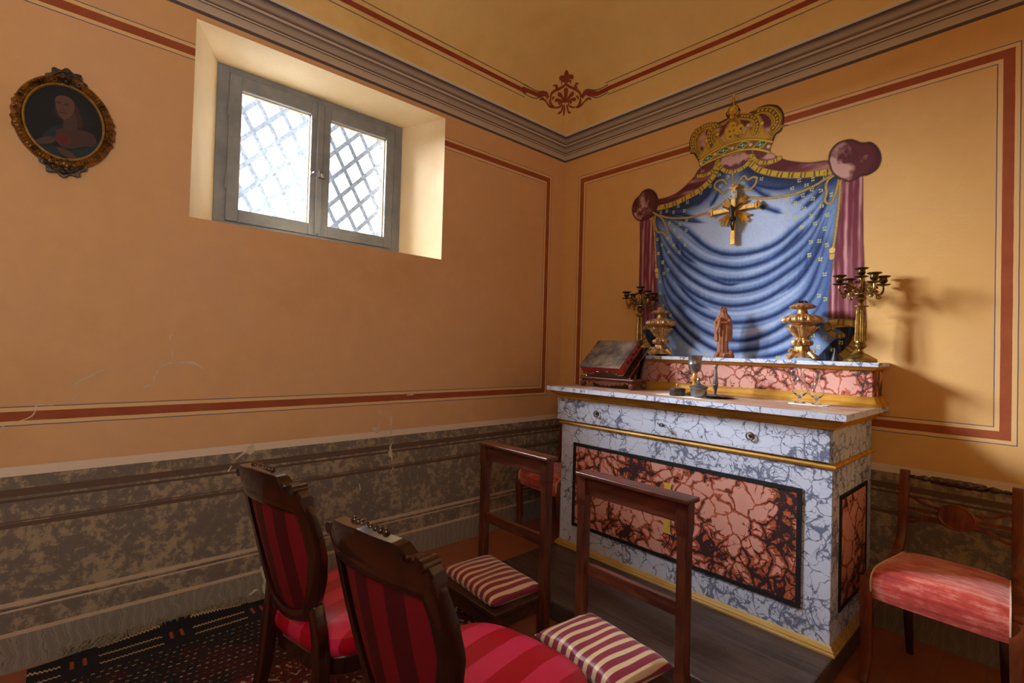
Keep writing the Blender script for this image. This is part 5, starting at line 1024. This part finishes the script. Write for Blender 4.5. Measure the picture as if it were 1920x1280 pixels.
# ------------------------------------------------------------------ kneelers with striped cushions
def kneeler(loc, label, rz=0.0):
    k = thing('kneeler', label, 'kneeler', loc, rz, 'wooden kneelers in front of the altar')
    m = MB().box(-0.250, 0.262, -0.040, 0.040, 0.830, 0.848); m.build('armrest', mat['walnutx'], k, smooth=False, bevel=0.006, bseg=3)
    m = MB().box(-0.208, 0.208, -0.016, 0.012, 0.755, 0.828); m.build('top_rail', mat['walnutx'], k, smooth=False, bevel=0.002)
    m = MB().box(-0.208, 0.208, -0.014, 0.010, 0.425, 0.475); m.build('middle_rail', mat['walnutx'], k, smooth=False, bevel=0.002)
    for s_ in (-1, 1):
        x0, x1 = s_*0.230 - 0.024, s_*0.230 + 0.024; q = []
        prof = [(0.0, 0.022), (0.17, 0.022), (0.20, 0.0235), (0.235, 0.0195), (0.71, 0.0195), (0.735, 0.023), (0.830, 0.023)]
        m = MB(); m.loft([[(s_*0.228 + a*w_, b*w_*1.05 - 0.002, z) for a, b in ((-1, -1), (1, -1), (1, 1), (-1, 1))] for z, w_ in prof]); m.build('post', mat['walnut'], k, smooth=False, bevel=0.002)
    m = MB().box(-0.232, 0.232, -0.305, -0.028, 0.182, 0.204); m.build('kneeling_board', mat['darkwood'], k, smooth=False, bevel=0.005, bseg=3)
    m = MB().box(-0.212, 0.212, -0.290, -0.272, 0.118, 0.182).box(-0.216, -0.198, -0.272, -0.03, 0.118, 0.182).box(0.198, 0.216, -0.272, -0.03, 0.118, 0.182); m.build('apron', mat['darkwood'], k, smooth=False, bevel=0.002)
    for s_ in (-1, 1):
        m = MB().box(s_*0.202 - 0.021, s_*0.202 + 0.021, -0.298, -0.256, 0.006, 0.182); m.build('leg', mat['walnut'], k, smooth=False, bevel=0.003)
    return k
K1 = kneeler((0.955, -1.375, 0), 'wooden kneeler nearer the window wall, its tall frame facing the altar')
K2 = kneeler((1.700, -1.450, 0), 'wooden kneeler nearer the camera, in front of the middle of the altar')
def cushion(loc, rz, sx, sy, h, label):
    n = 28; q = []
    for sgn in (1, -1):
        for j in range(n + 1):
            for i in range(n + 1):
                u, v = i/n*2 - 1, j/n*2 - 1; e = (1 - u**4)*(1 - v**4); p_ = 1 - 0.09*(u*u*(1 - v*v) + v*v*(1 - u*u))*1.0
                z = h*0.36 + sgn*h*0.62*(max(e, 0)**0.42) - (0.25*h*(1 - sgn)/2*0)
                if sgn < 0: z = max(z, 0.0) if e > 0.05 else z
                w_ = 0.003*math.sin(u*7 + v*3)*e
                q.append((u*sx*(1 - 0.05*(1 - v*v)*u*u), v*sy*(1 - 0.07*(1 - u*u)*v*v), max(z + w_, 0.0)))
    m = MB(); N = (n + 1)**2; fs = []
    for s_ in range(2):
        for j in range(n):
            for i in range(n): a = s_*N + j*(n + 1) + i; fs.append((a, a + 1, a + n + 2, a + n + 1))
    m.add(q, fs); o = m.build('cushion', mat['kcushion'], smooth=True)
    bm = bmesh.new(); bm.from_mesh(o.data); bmesh.ops.remove_doubles(bm, verts=bm.verts, dist=0.0008); bmesh.ops.recalc_face_normals(bm, faces=bm.faces); bm.to_mesh(o.data); bm.free()
    o.data.polygons.foreach_set('use_smooth', [True]*len(o.data.polygons))
    o.location = loc; o.rotation_euler = (0, 0, rz); return tag(o, label, 'cushion', 'striped kneeler cushions')
cushion((0.945, -1.507, 0.2045), -0.07, 0.222, 0.150, 0.062, 'crimson and cream striped cushion on the kneeler nearer the window wall')
cushion((1.660, -1.562, 0.2045), -0.12, 0.215, 0.150, 0.070, 'crimson and cream striped cushion on the kneeler nearer the camera')

# ------------------------------------------------------------------ balloon-back chairs upholstered in crimson stripe
def hw(z):   # half width of the back's outline
    return float(np.interp(z, [0.50, 0.52, 0.57, 0.64, 0.72, 0.80, 0.86, 0.89], [0.075, 0.105, 0.138, 0.166, 0.184, 0.182, 0.172, 0.160]))
def bk3(x, z, off=0.0): return (x, -0.245 - 0.26*(z - 0.5) + 1.35*x*x + off, z)
def outline(inset, n=18):
    zs_ = [0.50 + inset + (0.885 - inset*1.0 - 0.50 - inset)*k/n for k in range(n + 1)]
    R_ = [(max(hw(z) - inset, 0.03) if k else (hw(zs_[0] - inset + 0.012) - inset*0.4), z) for k, z in enumerate(zs_)]
    top = [(R_[-1][0]*(1 - 2*k/10.0), R_[-1][1] + 0.012*math.sin(PI*k/10)) for k in range(1, 10)]
    bot = [(-R_[0][0]*(1 - 2*k/10.0), R_[0][1] - 0.016*math.sin(PI*k/10)) for k in range(1, 10)]
    return R_ + top + [(-x, z) for x, z in reversed(R_)] + bot
def side_chair(loc, rz, label, zs=1.0):
    c = thing('side_chair', label, 'chair', loc, rz, 'crimson striped chairs facing the altar'); c.scale = (zs, zs, zs)
    o0 = outline(0.0); o1 = outline(0.040); N = len(o0); m = MB()
    sec = [(0.0, -0.006), (0.0, 0.010), (0.35, 0.019), (0.8, 0.016), (1.0, 0.006), (1.0, -0.012), (0.6, -0.019), (0.2, -0.017)]
    vs = []
    for k in range(N):
        for t_, off in sec: vs.append(bk3(o0[k][0]*(1 - t_) + o1[k][0]*t_, o0[k][1]*(1 - t_) + o1[k][1]*t_, off))
    S_ = len(sec); m.add(vs, [(k*S_ + i, ((k + 1) % N)*S_ + i, ((k + 1) % N)*S_ + (i + 1) % S_, k*S_ + (i + 1) % S_) for k in range(N) for i in range(S_)])
    fr_ = m.build('back_frame', mat['mahog'], c)
    cz = 0.70; m = MB(); o2 = outline(0.034); rad = [1.0, 0.93, 0.8, 0.6, 0.4, 0.2, 0.02]
    for sgn, bul in ((1, 0.022), (-1, 0.006)):
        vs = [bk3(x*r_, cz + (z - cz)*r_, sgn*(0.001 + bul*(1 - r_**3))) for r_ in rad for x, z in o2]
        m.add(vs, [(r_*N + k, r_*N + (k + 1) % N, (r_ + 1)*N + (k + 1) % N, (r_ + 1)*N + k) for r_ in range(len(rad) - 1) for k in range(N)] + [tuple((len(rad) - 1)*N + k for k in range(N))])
    m.build('back_upholstery', mat['satin_back_shaded'], c)
    # carved crest rail
    n = 60; m = MB(); rings = []
    def ztop(x):
        a = abs(x)
        z = float(np.interp(a, [0, 0.095, 0.108, 0.122, 0.140, 0.156, 0.168], [0.962, 0.954, 0.950, 0.930, 0.934, 0.928, 0.900]))
        return z
    for i in range(n + 1):
        x = -0.168 + 0.336*i/n; zt = ztop(x); zb = 0.872 - 0.02*abs(x)/0.168; th = 0.017
        rings.append([bk3(x, zb, 0.014), bk3(x, zb + 0.02, th), bk3(x, zt - 0.012, th + 0.004), bk3(x, zt, th - 0.002), bk3(x, zt, -th + 0.002), bk3(x, zt - 0.012, -th - 0.003), bk3(x, zb + 0.02, -th), bk3(x, zb, -0.014)])
    m.loft(rings); cr_ = m.build('crest_rail', mat['mahog'], c, ang=0.5)
    for s_ in (-1, 1):
        m = MB(); pts = [bk3(s_*0.150, ztop(0.15) - 0.012, -0.022), bk3(s_*0.150, ztop(0.15) - 0.012, 0.022)]; m.tube(pts, 0.0125, 14)
        for k in range(2): m.tube([bk3(s_*(0.124 + k*0.010), ztop(0.124 + k*0.01) - 0.004, o_) for o_ in (-0.020, 0.0, 0.020)], 0.0055, 8)
        m.tube([bk3(s_*0.118, ztop(0.12) - 0.004, -0.012), bk3(s_*0.152, ztop(0.15) - 0.012, -0.010)], 0.006, 8)
        m.build('carved_scroll', mat['mahog'], cr_)
    m = MB()
    for k in range(8): m.sphere(bk3(-0.0525 + 0.015*k, ztop(0) - 0.004, 0.015), 0.0088, 8, 6)
    m.build('beading', mat['mahog'], cr_)
    # seat
    def seat_out(k, n=48, g=0.0):
        a = 2*PI*k/n; ca, sa = math.cos(a), math.sin(a); e = 0.55
        x = math.copysign(abs(ca)**e, ca); y = math.copysign(abs(sa)**e, sa); wx = (0.200 + 0.045*(y + 1)/2) - g
        return (x*wx, y*(0.235 - g) + 0.005 + (0.02*(1 - x*x) if y > 0 else 0))
    n = 48; rings = []
    for z, g in ((0.402, 0.004), (0.412, -0.004), (0.435, -0.008), (0.458, -0.003), (0.474, 0.014), (0.486, 0.05), (0.494, 0.10), (0.497, 0.16), (0.498, 0.2)):
        rings.append([(*seat_out(k, n, g), z) for k in range(n)])
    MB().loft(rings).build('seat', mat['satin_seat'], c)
    m = MB(); m.loft([[(*seat_out(k, n, g), z) for k in range(n)] for z, g in ((0.345, 0.010), (0.350, 0.004), (0.398, 0.002), (0.403, 0.006))]); m.build('seat_rail', mat['mahog'], c)
    for s_ in (-1, 1):
        m = MB(); m.sweep([(s_*0.118, -0.238, 0.560), (s_*0.132, -0.232, 0.48), (s_*0.146, -0.232, 0.40), (s_*0.152, -0.238, 0.30), (s_*0.158, -0.262, 0.15), (s_*0.165, -0.315, 0.0)], [(-.019, -.019), (.019, -.019), (.019, .019), (-.019, .019)], (0, 1, 0), scales=[0.9, 1, 1.05, 1, 0.85, 0.75]); m.build('leg', mat['mahog'], c, smooth=True, bevel=0.004, ang=0.9)
        m = MB().tube([(s_*0.205, 0.190, 0.395), (s_*0.212, 0.200, 0.34), (s_*0.208, 0.196, 0.26), (s_*0.200, 0.192, 0.14), (s_*0.205, 0.205, 0.04), (s_*0.208, 0.212, 0.0)], [0.026, 0.027, 0.022, 0.016, 0.013, 0.014], 14); m.build('leg', mat['mahog'], c)
    return c
side_chair((1.165, -2.302, 0.0065), 0.20, 'crimson striped mahogany chair, nearer the window wall of the two', 1.02)
side_chair((1.800, -2.272, 0.0065), 0.17, 'crimson striped mahogany chair, nearer the camera of the two', 1.015)

# ------------------------------------------------------------------ velvet-seated chairs either side of the altar
def hall_chair(loc, label):
    c = thing('velvet_chair', label, 'chair', loc, 0, 'velvet-seated chairs against the altar wall')
    def hx(y): return 0.226 + (0.187 - 0.226)*(y + 0.2)/0.39
    side = catmull([(0.190, 0.838), (0.180, 0.74), (0.172, 0.64), (0.160, 0.55), (0.120, 0.478), (0.04, 0.440), (-0.08, 0.425), (-0.165, 0.428), (-0.205, 0.405)], 5)
    for s_ in (-1, 1):
        m = MB(); m.sweep([(s_*hx(y), y, z) for y, z in side], [(-.016, -.017), (.016, -.017), (.016, .017), (-.016, .017)], (s_, 0, 0)); st = m.build('stile', mat['regency'], c, bevel=0.003, ang=0.8)
        leg = catmull([(-0.196, 0.428), (-0.212, 0.36), (-0.206, 0.26), (-0.198, 0.14), (-0.214, 0.05), (-0.238, 0.0)], 5)
        m = MB(); m.sweep([(s_*hx(-0.2), y, z) for y, z in leg], [(-.017, -.021), (.017, -.021), (.017, .021), (-.017, .021)], (s_, 0, 0), scales=[1.15 - 0.42*i/(len(leg) - 1) for i in range(len(leg))]); m.build('leg', mat['regency'], c, bevel=0.003, ang=0.8)
        m = MB(); rl = catmull([(0.130, 0.44), (0.135, 0.30), (0.150, 0.15), (0.185, 0.0)], 5); m.sweep([(s_*0.158, y, z) for y, z in rl], [(-.016, -.018), (.016, -.018), (.016, .018), (-.016, .018)], (s_, 0, 0), scales=[1.1 - 0.35*i/(len(rl) - 1) for i in range(len(rl))]); m.build('leg', mat['mahog'], c, bevel=0.003, ang=0.8)
    # seat pad waterfalling over the front rail
    prof = catmull([(0.128, 0.445), (0.125, 0.470), (0.06, 0.472), (-0.05, 0.474), (-0.14, 0.474), (-0.190, 0.466), (-0.222, 0.440), (-0.226, 0.400), (-0.214, 0.352)], 4); n = 20; rings = []
    for i in range(n + 1):
        u = -1 + 2*i/n; bul = 0.016*(1 - u**4)
        rings.append([(u*(hx(y) - 0.019), y - (bul*0.5 if y < -.18 else 0), z + (bul if z > 0.44 else 0)) for y, z in prof] + [(u*(hx(-0.2) - 0.02), -0.195, 0.356), (u*(hx(0.1) - 0.02), 0.10, 0.41)])
    MB().loft(rings).build('seat', mat['velvet'], c)
    for s_ in (-1, 1):
        m = MB(); pr_ = [(s_*(hx(y) - 0.021), y - 0.002, z + 0.001) for y, z in prof]; m.sweep(pr_, [(-.004, -.0025), (.004, -.0025), (.004, .0025), (-.004, .0025)], (s_, 0, 0)); m.build('braid', mat['braid'], c, smooth=False)
    # rope-turned top rail
    m = MB(); m.T = Matrix.Translation((0, 0.184, 0.812)) @ Matrix.Rotation(PI/2, 4, 'Y')
    pf_ = [(0.006, -0.172), (0.009, -0.150), (0.006, -0.145), (0.013, -0.120), (0.015, -0.112), (0.008, -0.098), (0.013, -0.094), (0.012, -0.090)]
    m.lathe(pf_, 24)
    m.lathe([(0.0145 + 0.0015*math.sin(PI*i/40), -0.090 + 0.18*i/40) for i in range(41)], 40, mod=lambda a, z, i: 1 + 0.13*math.cos(6*(a + z*32)))
    m.lathe([(r_, -z) for r_, z in reversed(pf_)], 24); m.build('top_rail', mat['mahog'], c)
    for s_ in (-1, 1):
        m = MB()
        for z0, z1, b_ in ((0.724, 0.692, -0.020), (0.668, 0.668, 0.0), (0.604, 0.644, 0.020)):
            pts = catmull([(s_*0.172, 0.176, z0), (s_*0.145, 0.171, z0 + b_*0.35), (s_*0.110, 0.168, (z0 + z1)/2 + b_*0.5), (s_*0.045, 0.168, z1)], 5); m.sweep(pts, [(-.005, -.0062), (.005, -.0062), (.005, .0062), (-.005, .0062)], (0, 0, 1))
        m.build('splat_bar', mat['regency'], c)
    m = MB(); m.T = Matrix.Translation((0, 0.168, 0.668)) @ Matrix.Rotation(PI/2, 4, 'X') @ Matrix.Diagonal((1.0, 0.84, 1, 1)); m.lathe([(0, -0.009), (0.056, -0.009), (0.066, -0.006), (0.067, 0.006), (0.060, 0.013), (0.054, 0.008), (0.050, 0.009), (0.0, 0.011)], 40); m.build('medallion', mat['regency'], c)
    MB().box(-0.168, 0.168, 0.118, 0.140, 0.395, 0.443).build('seat_rail', mat['mahog'], c, smooth=False)
    return c
CR = hall_chair((2.505, -0.345, 0.0), 'chair with worn red velvet seat and rope-turned back rail, right of the altar')
CR.rotation_euler = (0, 0, -0.05)
CL = copy_tree(CR); CL.location = (0.333, -0.330, 0.0); CL.rotation_euler = (0, 0, -0.10); CL['label'] = 'red velvet chair half hidden in the corner, left of the altar'

# ------------------------------------------------------------------ rug
m = MB(); nxr, nyr = 60, 40; xa, xb, ya, yb = 0.012, 3.05, -3.16, -1.500; q = []
for j in range(nyr + 1):
    for i in range(nxr + 1):
        x = xa + (xb - xa)*(i/nxr)**1.6; y = ya + (yb - ya)*j/nyr
        lift = 0.030*max(0, 1 - (x - xa)/0.07)**1.5*(0.6 + 0.4*math.sin(y*9)) if y < -2.35 else 0
        x_ = x + (0.05*max(0, (-3.0 - y)/0.16) if i == 0 else 0.05*max(0, (-3.0 - y)/0.16)*max(0, 1 - x))
        q.append((x_, y, 0.0055 + lift))
F = [(j*(nxr + 1) + i, j*(nxr + 1) + i + 1, (j + 1)*(nxr + 1) + i + 1, (j + 1)*(nxr + 1) + i) for j in range(nyr) for i in range(nxr)]
m.add(q, F); m.add([(x, y, max(z - 0.005, 0.0004)) for x, y, z in q], F)
N = len(q); ed = [i for i in range(nxr + 1)] + [j*(nxr + 1) + nxr for j in range(1, nyr + 1)] + [nyr*(nxr + 1) + i for i in range(nxr - 1, -1, -1)] + [j*(nxr + 1) for j in range(nyr - 1, 0, -1)]
m.f += [(ed[k], ed[(k + 1) % len(ed)], N + ed[(k + 1) % len(ed)], N + ed[k]) for k in range(len(ed))]; m.mi += [0]*len(ed)
rug = m.build('rug', mat['rug'], smooth=False)
tag(rug, 'dark patterned knotted rug under the crimson striped chairs', 'rug')
m = MB()
for k in range(280):
    y = ya + 0.1 + (yb - ya - 0.12)*random.random(); z = 0.012 + (0.024 if y < -2.4 else 0.0)*random.random(); dy = random.uniform(-.05, .05)
    m.tube([(0.022, y, z), (0.010 + random.random()*.008, y + dy*.5, z + 0.010 + random.random()*0.022), (0.006, y + dy, z + random.uniform(-.002, .026))], 0.0013, 4, cap=False)
o = m.build('fringe', mat['fringe'], rug, smooth=False); o['kind'] = 'stuff'
